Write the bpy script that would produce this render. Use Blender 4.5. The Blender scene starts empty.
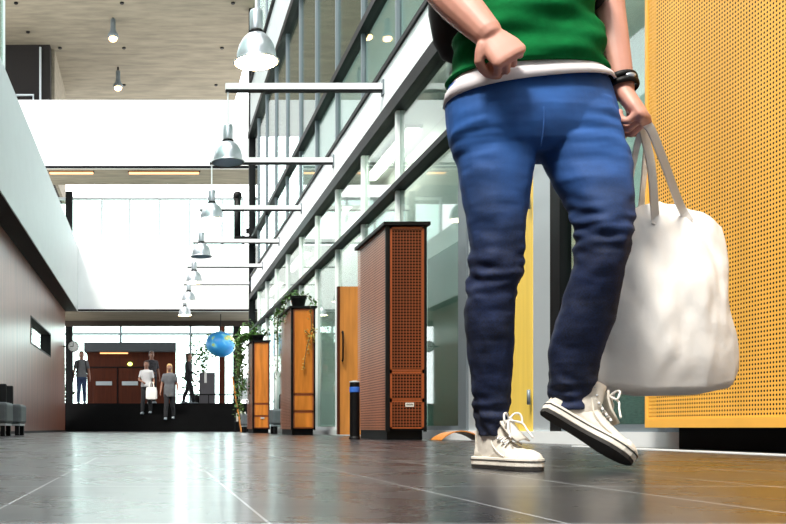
import bpy, bmesh, math, random
from mathutils import Vector, Matrix, noise
random.seed(7)
S = bpy.context.scene
COL = S.collection
PI = math.pi

# ------------------------------------------------------------------ camera, world, sun, exposure
CAMH = 0.108
FPX = 930.0
cam_data = bpy.data.cameras.new('camera')
cam_data.sensor_width = 36.0
cam_data.lens = FPX / 786.0 * 36.0
cam_data.shift_x = (393.0 - 153.0) / 786.0
cam_data.shift_y = (428.0 - 262.0) / 786.0
cam_data.clip_end = 500
cam = bpy.data.objects.new('camera', cam_data)
cam.location = (0, 0, CAMH)
cam.rotation_euler = (PI / 2, 0, 0)
COL.objects.link(cam)
S.camera = cam

world = bpy.data.worlds.new('overcast_sky')
world.use_nodes = True
bg = world.node_tree.nodes['Background']
bg.inputs[0].default_value = (0.96, 0.98, 1.0, 1)
bg.inputs[1].default_value = 2.8
S.world = world
# the sky is brightest low over the far end of the hall, where the daylight comes from
_nt = world.node_tree
_tc = _nt.nodes.new('ShaderNodeTexCoord')
_dp = _nt.nodes.new('ShaderNodeVectorMath'); _dp.operation = 'DOT_PRODUCT'
_dp.inputs[1].default_value = Vector((0.06, 1.0, 0.08)).normalized()
_nt.links.new(_tc.outputs['Generated'], _dp.inputs[0])
_mr = _nt.nodes.new('ShaderNodeMapRange'); _mr.interpolation_type = 'SMOOTHSTEP'
_mr.inputs['From Min'].default_value = 0.95; _mr.inputs['From Max'].default_value = 0.995
_mr.inputs['To Min'].default_value = 2.7; _mr.inputs['To Max'].default_value = 7.5
_nt.links.new(_dp.outputs['Value'], _mr.inputs['Value'])
_nt.links.new(_mr.outputs[0], bg.inputs[1])

sun = bpy.data.lights.new('sun', 'SUN')
sun.energy = 4.0
sun.angle = math.radians(14)
sun.color = (1.0, 0.95, 0.86)
sun_o = bpy.data.objects.new('sun', sun)
sun_o.rotation_euler = Vector((0.34, 0.42, -0.86)).to_track_quat('-Z', 'Y').to_euler()
sun_o.location = (-5, -10, 20)
COL.objects.link(sun_o)

S.view_settings.view_transform = 'Standard'
S.view_settings.look = 'None'
S.view_settings.gamma = 1.0
S.view_settings.use_curve_mapping = False
S.view_settings.exposure = 0.40


def P(px, py, Y):
    """a point of the place from where it is seen and how far away it stands (metres)"""
    return Vector(((px - 153.0) * Y / FPX, Y, CAMH + (428.0 - py) * Y / FPX))


# ------------------------------------------------------------------ materials
def lin(c):
    return tuple((x / 12.92 if x <= 0.04045 else ((x + 0.055) / 1.055) ** 2.4) for x in c)


def hexc(h):
    return lin(tuple(int(h[i:i + 2], 16) / 255 for i in (0, 2, 4))) + (1,)


def new_mat(name):
    m = bpy.data.materials.new(name)
    m.use_nodes = True
    return m, m.node_tree, m.node_tree.nodes['Principled BSDF']


def setb(b, **k):
    names = {'rough': 'Roughness', 'metal': 'Metallic', 'spec': 'Specular IOR Level', 'coat': 'Coat Weight',
             'sheen': 'Sheen Weight', 'sss': 'Subsurface Weight'}
    for a, v in k.items():
        b.inputs[names[a]].default_value = v


def plain(name, h, rough=0.6, var=0.0, scale=8.0, bump=0.0, stretch=(1, 1, 1), emit=None, emit_s=0, **k):
    """procedural material: base colour with noise variation and bump"""
    m, nt, b = new_mat(name)
    c = hexc(h)
    setb(b, rough=rough, **k)
    b.inputs['Base Color'].default_value = c
    tc = nt.nodes.new('ShaderNodeTexCoord')
    mp = nt.nodes.new('ShaderNodeMapping')
    mp.inputs['Scale'].default_value = stretch
    nt.links.new(tc.outputs['Object'], mp.inputs[0])
    nz = nt.nodes.new('ShaderNodeTexNoise')
    nz.inputs['Scale'].default_value = scale
    nz.inputs['Detail'].default_value = 6
    nt.links.new(mp.outputs[0], nz.inputs['Vector'])
    if var > 0:
        r = nt.nodes.new('ShaderNodeValToRGB')
        r.color_ramp.elements[0].position = 0.3
        r.color_ramp.elements[1].position = 0.7
        r.color_ramp.elements[0].color = tuple(x * (1 - var) for x in c[:3]) + (1,)
        r.color_ramp.elements[1].color = tuple(min(1, x * (1 + var)) for x in c[:3]) + (1,)
        nt.links.new(nz.outputs[0], r.inputs[0])
        nt.links.new(r.outputs[0], b.inputs['Base Color'])
    if bump > 0:
        bn = nt.nodes.new('ShaderNodeBump')
        bn.inputs['Strength'].default_value = bump
        bn.inputs['Distance'].default_value = 0.01
        nt.links.new(nz.outputs[0], bn.inputs['Height'])
        nt.links.new(bn.outputs[0], b.inputs['Normal'])
    if emit:
        b.inputs['Emission Color'].default_value = hexc(emit)
        b.inputs['Emission Strength'].default_value = emit_s
    return m


def perforated(name, h, pitch, radius, axes=('Y', 'Z'), rough=0.45, var=0.1, grain=(1, 1, 0.15), metal=0.0):
    """sheet with a square grid of round holes one can see through"""
    m = plain(name, h, rough=rough, var=var, scale=3.0, stretch=grain, metal=metal)
    nt = m.node_tree
    b = nt.nodes['Principled BSDF']
    out = [n for n in nt.nodes if n.type == 'OUTPUT_MATERIAL'][0]
    tc = nt.nodes.new('ShaderNodeTexCoord')
    sp = nt.nodes.new('ShaderNodeSeparateXYZ')
    nt.links.new(tc.outputs['Object'], sp.inputs[0])
    sq = []
    for a in axes:
        d = nt.nodes.new('ShaderNodeMath'); d.operation = 'DIVIDE'; d.inputs[1].default_value = pitch
        nt.links.new(sp.outputs[a], d.inputs[0])
        f = nt.nodes.new('ShaderNodeMath'); f.operation = 'FRACT'
        nt.links.new(d.outputs[0], f.inputs[0])
        s = nt.nodes.new('ShaderNodeMath'); s.operation = 'SUBTRACT'; s.inputs[1].default_value = 0.5
        nt.links.new(f.outputs[0], s.inputs[0])
        q = nt.nodes.new('ShaderNodeMath'); q.operation = 'MULTIPLY'
        nt.links.new(s.outputs[0], q.inputs[0]); nt.links.new(s.outputs[0], q.inputs[1])
        sq.append(q)
    ad = nt.nodes.new('ShaderNodeMath'); ad.operation = 'ADD'
    nt.links.new(sq[0].outputs[0], ad.inputs[0]); nt.links.new(sq[1].outputs[0], ad.inputs[1])
    lt = nt.nodes.new('ShaderNodeMath'); lt.operation = 'LESS_THAN'
    lt.inputs[1].default_value = (radius / pitch) ** 2
    nt.links.new(ad.outputs[0], lt.inputs[0])
    tr = nt.nodes.new('ShaderNodeBsdfTransparent')
    mx = nt.nodes.new('ShaderNodeMixShader')
    nt.links.new(lt.outputs[0], mx.inputs[0])
    nt.links.new(b.outputs[0], mx.inputs[1])
    nt.links.new(tr.outputs[0], mx.inputs[2])
    nt.links.new(mx.outputs[0], out.inputs[0])
    return m


def glass_mat(name, tint, refl=0.12, rough=0.02):
    m = bpy.data.materials.new(name)
    m.use_nodes = True
    nt = m.node_tree
    nt.nodes.remove(nt.nodes['Principled BSDF'])
    out = nt.nodes['Material Output']
    tr = nt.nodes.new('ShaderNodeBsdfTransparent'); tr.inputs[0].default_value = hexc(tint)
    gl = nt.nodes.new('ShaderNodeBsdfGlossy'); gl.inputs['Roughness'].default_value = rough
    lw = nt.nodes.new('ShaderNodeLayerWeight'); lw.inputs['Blend'].default_value = 0.5
    pw = nt.nodes.new('ShaderNodeMath'); pw.operation = 'POWER'; pw.inputs[1].default_value = 4.0
    nt.links.new(lw.outputs['Facing'], pw.inputs[0])
    fr = nt.nodes.new('ShaderNodeMath'); fr.operation = 'MULTIPLY_ADD'; fr.inputs[1].default_value = 0.75; fr.inputs[2].default_value = refl
    nt.links.new(pw.outputs[0], fr.inputs[0])
    mx = nt.nodes.new('ShaderNodeMixShader')
    nt.links.new(fr.outputs[0], mx.inputs[0])
    nt.links.new(tr.outputs[0], mx.inputs[1]); nt.links.new(gl.outputs[0], mx.inputs[2])
    nt.links.new(mx.outputs[0], out.inputs[0])
    return m


def emitter(name, h, s):
    m, nt, b = new_mat(name)
    b.inputs['Base Color'].default_value = hexc(h)
    b.inputs['Emission Color'].default_value = hexc(h)
    b.inputs['Emission Strength'].default_value = s
    return m


def tile_floor():
    """dark polished slate tiles with pale joints"""
    m, nt, b = new_mat('slate_tiles')
    tc = nt.nodes.new('ShaderNodeTexCoord')
    sp = nt.nodes.new('ShaderNodeSeparateXYZ')
    nt.links.new(tc.outputs['Object'], sp.inputs[0])
    masks = []
    for a, pitch, off, w in (('X', 0.337, 0.207, 0.0035), ('Y', 0.674, 0.30, 0.004)):
        o = nt.nodes.new('ShaderNodeMath'); o.operation = 'ADD'; o.inputs[1].default_value = off
        nt.links.new(sp.outputs[a], o.inputs[0])
        d = nt.nodes.new('ShaderNodeMath'); d.operation = 'DIVIDE'; d.inputs[1].default_value = pitch
        nt.links.new(o.outputs[0], d.inputs[0])
        f = nt.nodes.new('ShaderNodeMath'); f.operation = 'FRACT'
        nt.links.new(d.outputs[0], f.inputs[0])
        lt = nt.nodes.new('ShaderNodeMath'); lt.operation = 'LESS_THAN'; lt.inputs[1].default_value = w / pitch
        nt.links.new(f.outputs[0], lt.inputs[0])
        masks.append(lt)
    mxm = nt.nodes.new('ShaderNodeMath'); mxm.operation = 'MAXIMUM'
    nt.links.new(masks[0].outputs[0], mxm.inputs[0]); nt.links.new(masks[1].outputs[0], mxm.inputs[1])
    nz = nt.nodes.new('ShaderNodeTexNoise'); nz.inputs['Scale'].default_value = 2.2; nz.inputs['Detail'].default_value = 9
    nz.inputs['Roughness'].default_value = 0.68
    nt.links.new(tc.outputs['Object'], nz.inputs['Vector'])
    r = nt.nodes.new('ShaderNodeValToRGB')
    r.color_ramp.elements[0].position = 0.32; r.color_ramp.elements[0].color = hexc('0b0b0f')
    r.color_ramp.elements[1].position = 0.70; r.color_ramp.elements[1].color = hexc('26262b')
    nt.links.new(nz.outputs[0], r.inputs[0])
    mc = nt.nodes.new('ShaderNodeMix'); mc.data_type = 'RGBA'
    mc.inputs['B'].default_value = hexc('a8aab0')
    nt.links.new(mxm.outputs[0], mc.inputs['Factor'])
    nt.links.new(r.outputs[0], mc.inputs['A'])
    nt.links.new(mc.outputs['Result'], b.inputs['Base Color'])
    rr = nt.nodes.new('ShaderNodeMapRange')
    rr.inputs['To Min'].default_value = 0.18; rr.inputs['To Max'].default_value = 0.38
    nt.links.new(nz.outputs[0], rr.inputs['Value'])
    nt.links.new(rr.outputs[0], b.inputs['Roughness'])
    n2 = nt.nodes.new('ShaderNodeTexNoise'); n2.inputs['Scale'].default_value = 14; n2.inputs['Detail'].default_value = 5
    nt.links.new(tc.outputs['Object'], n2.inputs['Vector'])
    bn = nt.nodes.new('ShaderNodeBump'); bn.inputs['Strength'].default_value = 0.05; bn.inputs['Distance'].default_value = 0.004
    nt.links.new(n2.outputs[0], bn.inputs['Height'])
    nt.links.new(bn.outputs[0], b.inputs['Normal'])
    b.inputs['Specular IOR Level'].default_value = 0.45
    b.inputs['Coat Weight'].default_value = 0.22
    b.inputs['Coat Roughness'].default_value = 0.16
    return m


def veneer():
    """brown wood veneer boards of the left wall, upright grain, satin lacquer"""
    m, nt, b = new_mat('wall_veneer')
    tc = nt.nodes.new('ShaderNodeTexCoord')
    mp = nt.nodes.new('ShaderNodeMapping'); mp.inputs['Scale'].default_value = (1, 5.0, 0.12)
    nt.links.new(tc.outputs['Object'], mp.inputs[0])
    nz = nt.nodes.new('ShaderNodeTexNoise'); nz.inputs['Scale'].default_value = 3.0; nz.inputs['Detail'].default_value = 8
    nt.links.new(mp.outputs[0], nz.inputs['Vector'])
    r = nt.nodes.new('ShaderNodeValToRGB')
    r.color_ramp.elements[0].position = 0.3; r.color_ramp.elements[0].color = hexc('4c261b')
    r.color_ramp.elements[1].position = 0.72; r.color_ramp.elements[1].color = hexc('9a5c44')
    nt.links.new(nz.outputs[0], r.inputs[0])
    nt.links.new(r.outputs[0], b.inputs['Base Color'])
    b.inputs['Roughness'].default_value = 0.38
    b.inputs['Coat Weight'].default_value = 0.3
    b.inputs['Coat Roughness'].default_value = 0.3
    return m


def denim(name, h1, h2, fold=0.5):
    m, nt, b = new_mat(name)
    tc = nt.nodes.new('ShaderNodeTexCoord')
    nz = nt.nodes.new('ShaderNodeTexNoise'); nz.inputs['Scale'].default_value = 260; nz.inputs['Detail'].default_value = 3
    nt.links.new(tc.outputs['Object'], nz.inputs['Vector'])
    n2 = nt.nodes.new('ShaderNodeTexNoise'); n2.inputs['Scale'].default_value = 7; n2.inputs['Detail'].default_value = 4
    nt.links.new(tc.outputs['Object'], n2.inputs['Vector'])
    ad = nt.nodes.new('ShaderNodeMath'); ad.operation = 'MULTIPLY_ADD'; ad.inputs[1].default_value = 0.5
    nt.links.new(nz.outputs[0], ad.inputs[0])
    m2 = nt.nodes.new('ShaderNodeMath'); m2.operation = 'MULTIPLY'; m2.inputs[1].default_value = 0.5
    nt.links.new(n2.outputs[0], m2.inputs[0]); nt.links.new(m2.outputs[0], ad.inputs[2])
    r = nt.nodes.new('ShaderNodeValToRGB')
    r.color_ramp.elements[0].position = 0.36; r.color_ramp.elements[0].color = hexc(h1)
    r.color_ramp.elements[1].position = 0.66; r.color_ramp.elements[1].color = hexc(h2)
    nt.links.new(ad.outputs[0], r.inputs[0])
    nt.links.new(r.outputs[0], b.inputs['Base Color'])
    # thighs lighter from wear, with the light falling on them put into the colour
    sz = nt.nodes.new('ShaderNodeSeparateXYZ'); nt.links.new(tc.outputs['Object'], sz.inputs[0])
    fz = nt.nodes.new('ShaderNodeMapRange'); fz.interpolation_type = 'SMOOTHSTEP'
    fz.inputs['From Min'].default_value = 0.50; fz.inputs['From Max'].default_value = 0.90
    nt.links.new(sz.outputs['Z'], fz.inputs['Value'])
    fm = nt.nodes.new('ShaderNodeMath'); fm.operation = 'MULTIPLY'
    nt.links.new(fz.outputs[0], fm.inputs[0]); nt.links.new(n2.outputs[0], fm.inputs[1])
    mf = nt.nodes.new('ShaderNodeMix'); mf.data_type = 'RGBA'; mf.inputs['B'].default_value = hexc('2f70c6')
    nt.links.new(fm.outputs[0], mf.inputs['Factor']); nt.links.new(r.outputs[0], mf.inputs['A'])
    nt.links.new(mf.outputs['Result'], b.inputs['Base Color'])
    # crosswise creases
    mp = nt.nodes.new('ShaderNodeMapping'); mp.inputs['Scale'].default_value = (6, 6, 17)
    nt.links.new(tc.outputs['Object'], mp.inputs[0])
    n3 = nt.nodes.new('ShaderNodeTexNoise'); n3.inputs['Scale'].default_value = 1.0; n3.inputs['Detail'].default_value = 2
    nt.links.new(mp.outputs[0], n3.inputs['Vector'])
    bn = nt.nodes.new('ShaderNodeBump'); bn.inputs['Strength'].default_value = fold; bn.inputs['Distance'].default_value = 0.02
    nt.links.new(n3.outputs[0], bn.inputs['Height'])
    nt.links.new(bn.outputs[0], b.inputs['Normal'])
    b.inputs['Roughness'].default_value = 0.8
    return m


M = {}
M['floor'] = tile_floor()
M['veneer'] = veneer()
M['white'] = plain('white_plaster', 'f2f3f3', 0.7, 0.02, 3)
M['white_slab'] = plain('white_painted_board', 'cdd2d4', 0.6, 0.02, 3)
M['concrete'] = plain('concrete', '857d6e', 0.85, 0.22, 5.0, 0.3, (0.25, 1, 1))
M['soffit_dark'] = plain('dark_soffit', '17181b', 0.6)
M['black'] = plain('black_paint', '060607', 0.5, spec=0.2)
M['black_stone'] = plain('black_stone', '050506', 0.6, 0.3, 6, spec=0.1)
M['steel_dark'] = plain('dark_steel', '0b0d0f', 0.5, spec=0.15)
M['steel_mid'] = plain('grey_steel', '6d777d', 0.45, metal=0.3)
M['steel_light'] = plain('light_steel', 'b9c2c6', 0.4, metal=0.3)
M['alu'] = plain('brushed_aluminium', 'b9bec4', 0.3, 0.08, 10, metal=0.75)
M['rod'] = plain('white_rod_paint', 'e9ecec', 0.5)
M['glass'] = glass_mat('facade_glass', 'e6f2ee', 0.03)
M['glass_green'] = glass_mat('green_glass', 'c3d6d0', 0.04)
M['panel_green'] = plain('dark_green_panel', '4f6f68', 0.35, 0.15, 2)
M['frosted'] = plain('frosted_blind', 'e2e8e6', 0.7, 0.05, 4, 0.2, (1, 1, 12))
M['green_panel2'] = plain('grey_green_textile', '6f8684', 0.8, 0.25, 20, 0.4, (1, 1, 8))
M['wood_dark'] = plain('brown_wood', '4a1f0d', 0.5, 0.25, 3, 0, (6, 6, 0.5), spec=0.2)
M['wood_orange'] = plain('orange_birch', 'c07a35', 0.35, 0.2, 3, 0, (6, 6, 0.5))
M['door_yellow'] = plain('yellow_door', 'e9c75a', 0.45, 0.06, 3, 0, (5, 5, 0.5))
M['perf_yellow'] = perforated('perforated_birch', 'f2b44c', 0.0200, 0.0054, ('Y', 'Z'), 0.4, 0.12)
M['birch_edge'] = plain('birch_edge', 'f2b44c', 0.4, 0.08, 3)
M['perf_front'] = perforated('perforated_brown_front', '6c3316', 0.027, 0.0098, ('X', 'Z'), 0.4, 0.25)
M['perf_side'] = perforated('perforated_brown_side', 'a8684a', 0.024, 0.0072, ('Y', 'Z'), 0.35, 0.2)
M['wood_front'] = plain('orange_veneer_front', 'c9772e', 0.25, 0.25, 2.5, 0, (5, 5, 0.6), coat=0.3)
M['wood_frame'] = plain('red_brown_frame', '8a431e', 0.4, 0.15, 3)
M['hole_back'] = plain('dark_backing', '1c100a', 0.9)
M['hole_yellow'] = plain('brown_backing', '100803', 0.9)
M['skin'] = plain('skin', 'cc9482', 0.5, 0.06, 12, 0.05, sss=0.05)
M['skin_bg'] = plain('skin_distant', '8c6452', 0.6)
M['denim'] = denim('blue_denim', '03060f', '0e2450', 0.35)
M['shirt'] = plain('green_jersey', '05602f', 0.9, 0.15, 30, 0.2, spec=0.1)
M['under'] = plain('white_jersey', 'ebe6ea', 0.85, 0.03, 20, 0.2)
M['canvas'] = plain('white_canvas', 'ddd6ca', 0.9, 0.03, 60, 0.2)
M['tote'] = plain('cream_cotton', 'f1eeea', 0.9, 0.03, 12, 0.35)
M['rubber'] = plain('white_rubber', 'e6e0d4', 0.6, 0.08, 25)
M['rubber_dark'] = plain('dark_rubber', '2a2725', 0.7)
M['lace'] = plain('cotton_lace', 'f0ede8', 0.9)
M['hair'] = plain('brown_hair', '3b2416', 0.55, 0.3, 40, 0.3, (1, 1, 0.1))
M['black_cloth'] = plain('black_nylon', '101013', 0.75, 0.1, 20)
M['leaf'] = plain('leaf', '3f6a24', 0.5, 0.45, 9)
M['leaf_yellow'] = plain('pale_leaf', 'b2a04a', 0.5, 0.3, 9)
M['stem'] = plain('stem', '4d4425', 0.7)
M['blue'] = plain('blue_band', '2f62b8', 0.4)
M['label'] = plain('pale_label', 'd8d6d0', 0.5)
M['ink'] = plain('label_ink', '2b2b2b', 0.6)
M['grey_cloth'] = plain('grey_upholstery', '5b6266', 0.7, 0.1, 20, 0.1)
M['lamp_on'] = emitter('lit_diffuser', 'fff3dc', 7.0)
M['lamp_blue'] = plain('pale_blue_glass', '86acd6', 0.3)
M['bulb_warm'] = emitter('warm_bulb', 'ffc886', 9.0)
M['tube_warm'] = emitter('warm_tube', 'ffb878', 1.6)
M['room_tube'] = emitter('room_tube', 'fff6e8', 16.0)
M['ribbed'] = plain('dark_ribbed_panel', '0d0706', 0.8, 0.35, 9, 0, (14, 14, 0.05))


# ------------------------------------------------------------------ geometry helpers
def world_of(o):
    v = Vector((0, 0, 0))
    while o is not None:
        v = v + o.location
        o = o.parent
    return v


def thing(name, label, cat, loc=(0, 0, 0), group=None, kind=None):
    o = bpy.data.objects.new(name, None)
    COL.objects.link(o)
    o.location = loc
    o.empty_display_size = 0.1
    if label: o['label'] = label
    if cat: o['category'] = cat
    if group: o['group'] = group
    if kind: o['kind'] = kind
    return o


def obj(name, bm, mat, parent=None, smooth=False, local=False, bevel=0.0, label=None, cat=None, group=None, kind=None, origin=None):
    """link a bmesh given in place coordinates as one object"""
    bmesh.ops.recalc_face_normals(bm, faces=bm.faces)
    me = bpy.data.meshes.new(name)
    off = Vector((0, 0, 0))
    if parent is not None and not local:
        off = world_of(parent)
    if origin is not None:
        off = Vector(origin)
    if off.length > 0:
        bmesh.ops.translate(bm, verts=bm.verts, vec=-off)
    bm.to_mesh(me)
    bm.free()
    mats = mat if isinstance(mat, (list, tuple)) else [mat]
    for mm in mats:
        me.materials.append(mm)
    if smooth:
        for p in me.polygons: p.use_smooth = True
    o = bpy.data.objects.new(name, me)
    COL.objects.link(o)
    if parent is not None: o.parent = parent
    if origin is not None: o.location = origin
    if bevel > 0:
        b = o.modifiers.new('bevel', 'BEVEL'); b.width = bevel; b.segments = 2; b.limit_method = 'ANGLE'
    if label: o['label'] = label
    if cat: o['category'] = cat
    if group: o['group'] = group
    if kind: o['kind'] = kind
    return o


def box(bm, x0, x1, y0, y1, z0, z1, mi=0):
    vs = [bm.verts.new((x, y, z)) for x in (x0, x1) for y in (y0, y1) for z in (z0, z1)]
    for f in ((0, 1, 3, 2), (4, 6, 7, 5), (0, 4, 5, 1), (2, 3, 7, 6), (0, 2, 6, 4), (1, 5, 7, 3)):
        fc = bm.faces.new([vs[i] for i in f]); fc.material_index = mi
    return bm


def bx(*a):
    return box(bmesh.new(), *a)


def boxes(*rows):
    bm = bmesh.new()
    for r in rows: box(bm, *r)
    return bm


def structure(name, bm, mat, **k):
    return obj(name, bm, mat, kind='structure', **k)


def loft(bm, rings, cap=True, mi=0):
    """rings: lists of Vector of equal length"""
    vr = [[bm.verts.new(p) for p in r] for r in rings]
    n = len(vr[0])
    for a, b in zip(vr, vr[1:]):
        for i in range(n):
            f = bm.faces.new((a[i], a[(i + 1) % n], b[(i + 1) % n], b[i])); f.material_index = mi
    if cap:
        for r in (vr[0], vr[-1]):
            f = bm.faces.new(r); f.material_index = mi
    return bm


def ring(c, ux, uy, n=24, e=2.0):
    """superellipse ring about c with half axes ux, uy"""
    c = Vector(c); ux = Vector(ux); uy = Vector(uy)
    out = []
    for i in range(n):
        t = 2 * PI * i / n
        cs, sn = math.cos(t), math.sin(t)
        k = 2.0 / e
        out.append(c + ux * (abs(cs) ** k * (1 if cs >= 0 else -1)) + uy * (abs(sn) ** k * (1 if sn >= 0 else -1)))
    return out


def tube(bm, pts, rad, n=12, flat=1.0, up=None, mi=0, cap=True):
    """swept tube; rad one number or a list; flat squashes along the second axis"""
    pts = [Vector(p) for p in pts]
    if not isinstance(rad, (list, tuple)): rad = [rad] * len(pts)
    rings = []
    prev = None
    for i, p in enumerate(pts):
        a = pts[max(0, i - 1)]; b = pts[min(len(pts) - 1, i + 1)]
        d = (b - a).normalized()
        if prev is None:
            u = Vector(up) if up else (Vector((0, 0, 1)) if abs(d.z) < 0.9 else Vector((0, 1, 0)))
        else:
            u = prev
        s = d.cross(u).normalized()
        u = s.cross(d).normalized()
        prev = u
        rings.append(ring(p, s * rad[i], u * rad[i] * flat, n))
    return loft(bm, rings, cap, mi)


def smooth_path(pts, k=4):
    """Catmull-Rom through points (tuples may carry a radius as fourth value)"""
    pts = [tuple(p) for p in pts]
    out = []
    for i in range(len(pts) - 1):
        p0 = pts[max(0, i - 1)]; p1 = pts[i]; p2 = pts[i + 1]; p3 = pts[min(len(pts) - 1, i + 2)]
        for j in range(k):
            t = j / k
            out.append(tuple(0.5 * ((2 * b) + (-a + c) * t + (2 * a - 5 * b + 4 * c - d) * t * t + (-a + 3 * b - 3 * c + d) * t ** 3)
                             for a, b, c, d in zip(p0, p1, p2, p3)))
    out.append(pts[-1])
    return out


def limb(bm, pts, n=16, flat=1.0, k=4, mi=0, up=None):
    """tapering tube through (x, y, z, r) joints with rounded ends"""
    sp = smooth_path(pts, k)
    ps = [Vector(p[:3]) for p in sp]; rs = [p[3] for p in sp]
    d0 = (ps[0] - ps[1]).normalized(); d1 = (ps[-1] - ps[-2]).normalized()
    P0 = [ps[0] + d0 * rs[0] * 0.85, ps[0] + d0 * rs[0] * 0.55]; R0 = [rs[0] * 0.35, rs[0] * 0.8]
    P1 = [ps[-1] + d1 * rs[-1] * 0.55, ps[-1] + d1 * rs[-1] * 0.85]; R1 = [rs[-1] * 0.8, rs[-1] * 0.35]
    tube(bm, P0 + ps + P1, R0 + rs + R1, n, flat, up, mi)
    return bm


def ball(bm, c, r, sx=1, sy=1, sz=1, seg=20, mi=0):
    res = bmesh.ops.create_uvsphere(bm, u_segments=seg, v_segments=seg // 2 + 2, radius=1)
    bmesh.ops.scale(bm, vec=(r * sx, r * sy, r * sz), verts=res['verts'])
    bmesh.ops.translate(bm, vec=c, verts=res['verts'])
    for v in res['verts']:
        for f in v.link_faces: f.material_index = mi
    return bm


def lathe(bm, prof, c, n=32, mi=0, cap=True):
    rings = [[Vector((c[0] + r * math.cos(2 * PI * i / n), c[1] + r * math.sin(2 * PI * i / n), c[2] + z)) for i in range(n)] for r, z in prof]
    return loft(bm, rings, cap, mi)


def remesh(o, voxel, it=6, fac=0.5):
    r = o.modifiers.new('remesh', 'REMESH'); r.mode = 'VOXEL'; r.voxel_size = voxel; r.use_smooth_shade = True
    s = o.modifiers.new('smooth', 'SMOOTH'); s.iterations = it; s.factor = fac
    return o


def copy_tree(root, loc, label=None, group=None):
    r = root.copy(); COL.objects.link(r); r.location = loc
    if label: r['label'] = label
    if group: r['group'] = group
    def rec(src, dst):
        for ch in src.children:
            c = ch.copy(); COL.objects.link(c); c.parent = dst
            rec(ch, c)
    rec(root, r)
    return r


# ------------------------------------------------------------------ the setting
XL, XP, XF = -2.60, -2.24, 2.80         # left wall, left parapet face, right glass front
YE = 27.5                               # end of the hall floor
ZG = 3.56                               # underside of the gallery

structure('floor', bx(-2.9, 9.0, -6.0, YE, -0.12, 0.0), M['floor'])
structure('ground', bx(-70, 70, -40, 130, -0.5, -0.14), plain('pale_paving', 'd9d7d0', 0.8, 0.05, 0.5))
# left wall with its recessed window opening
structure('wall_left', boxes((XL - 0.25, XL, -6.0, 19.75, 0, ZG), (XL - 0.25, XL, 23.6, YE, 0, ZG),
                             (XL - 0.25, XL, 19.75, 23.6, 0, 1.90), (XL - 0.25, XL, 19.75, 23.6, 2.50, ZG)), M['veneer'])
structure('trim_1', bx(XL, XL + 0.02, -6.0, YE, 0.0, 0.05), M['steel_dark'])
w = thing('window_1', None, None, (XL - 0.1, 21.67, 1.9), kind='structure')
obj('window_frame', boxes((XL - 0.25, XL + 0.012, 19.75, 23.6, 1.90, 1.93), (XL - 0.25, XL + 0.012, 19.75, 23.6, 2.47, 2.50),
                          (XL - 0.25, XL + 0.012, 19.75, 19.80, 1.93, 2.47), (XL - 0.25, XL + 0.012, 23.55, 23.6, 1.93, 2.47),
                          (XL - 0.22, XL - 0.17, 21.2, 21.28, 1.93, 2.47)), M['black'], w)
obj('pane', bx(XL - 0.20, XL - 0.19, 19.8, 23.55, 1.93, 2.47), M['glass'], w)
structure('wall_back', bx(-2.9, 9.0, -6.2, -6.0, 0, 9), M['steel_mid'])

# gallery parapet on the left and its dark soffit, gallery across the end of the hall
structure('trim_2', bx(XL - 0.3, XP, -6.0, YE, ZG, ZG + 0.14), M['soffit_dark'])
structure('wall_gallery_left', bx(XP, XP + 0.02, -6.0, YE, ZG, 5.50), M['white_slab'])
structure('wall_parapet_left', bx(XP - 0.14, XP, -6.0, YE, ZG + 0.14, 5.50), M['white_slab'])
structure('wall_gallery_end', bx(XP + 0.02, 3.1, YE, YE + 0.15, ZG, 5.50), M['white'])
structure('ceiling_gallery', bx(-8, 3.1, YE + 0.15, 30.1, ZG + 0.02, ZG + 0.30), M['concrete'])
structure('trim_3', bx(XP, 3.1, YE - 0.012, YE, ZG, ZG + 0.06), M['steel_dark'])
structure('trim_4', bx(-8, 3.1, 30.1, 30.16, ZG - 0.16, ZG + 0.02), plain('brown_edge_beam', '352a24', 0.6))
# bridge one storey higher
structure('wall_bridge', bx(-8, 3.1, YE, YE + 0.15, 7.80, 9.81), M['white'])
structure('ceiling_bridge', bx(-8, 3.1, YE + 0.15, 29.5, 7.82, 8.10), M['concrete'])
structure('trim_5', bx(-8, 3.1, YE - 0.012, YE, 7.78, 7.86), M['steel_dark'])
for x0, x1 in ((-3.1, -1.8), (-0.72, 1.38)):
    t = thing('strip_light', 'warm strip light under the bridge, ' + ('left' if x0 < -2 else 'right') + ' one of the two', 'light', ((x0 + x1) / 2, 27.95, 7.8), 'strip lights under the bridge')
    obj('housing', bx(x0 - 0.03, x1 + 0.03, 27.9, 28.04, 7.79, 7.82), M['steel_dark'], t)
    obj('tube', bx(x0, x1, 27.90, 28.04, 7.76, 7.79), M['tube_warm'], t)
# concrete ceiling beyond the light well
structure('ceiling', bx(-9, 3.0, 25.2, 36, 12.10, 12.4), M['concrete'])
structure('wall_upper_left', bx(-9, -3.22, 29.1, 33.2, 8.1, 12.10), M['ribbed'])
structure('trim_6', bx(-3.22, -3.12, 29.5, 33.2, 8.1, 12.10), M['concrete'])
structure('trim_7', bx(-3.55, -3.49, 29.02, 29.1, 8.1, 12.0), M['steel_light'])
structure('trim_8', boxes((-4.3, -3.72, 29.02, 29.1, 10.48, 10.53), (-3.76, -3.72, 29.02, 29.1, 9.9, 10.48)), M['steel_light'])
# glass screen on the left parapet, close to the camera
w = thing('window_2', None, None, (XP, 8.0, 5.5), kind='structure')
obj('window_frame', boxes((XP - 0.06, XP, 14.0, 14.10, 5.5, 12), (XP - 0.06, XP, 10.0, 10.08, 5.5, 12)), M['rod'], w)
obj('pane', bx(XP - 0.04, XP - 0.02, 6.0, 14.0, 5.5, 12), M['glass_green'], w)

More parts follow.
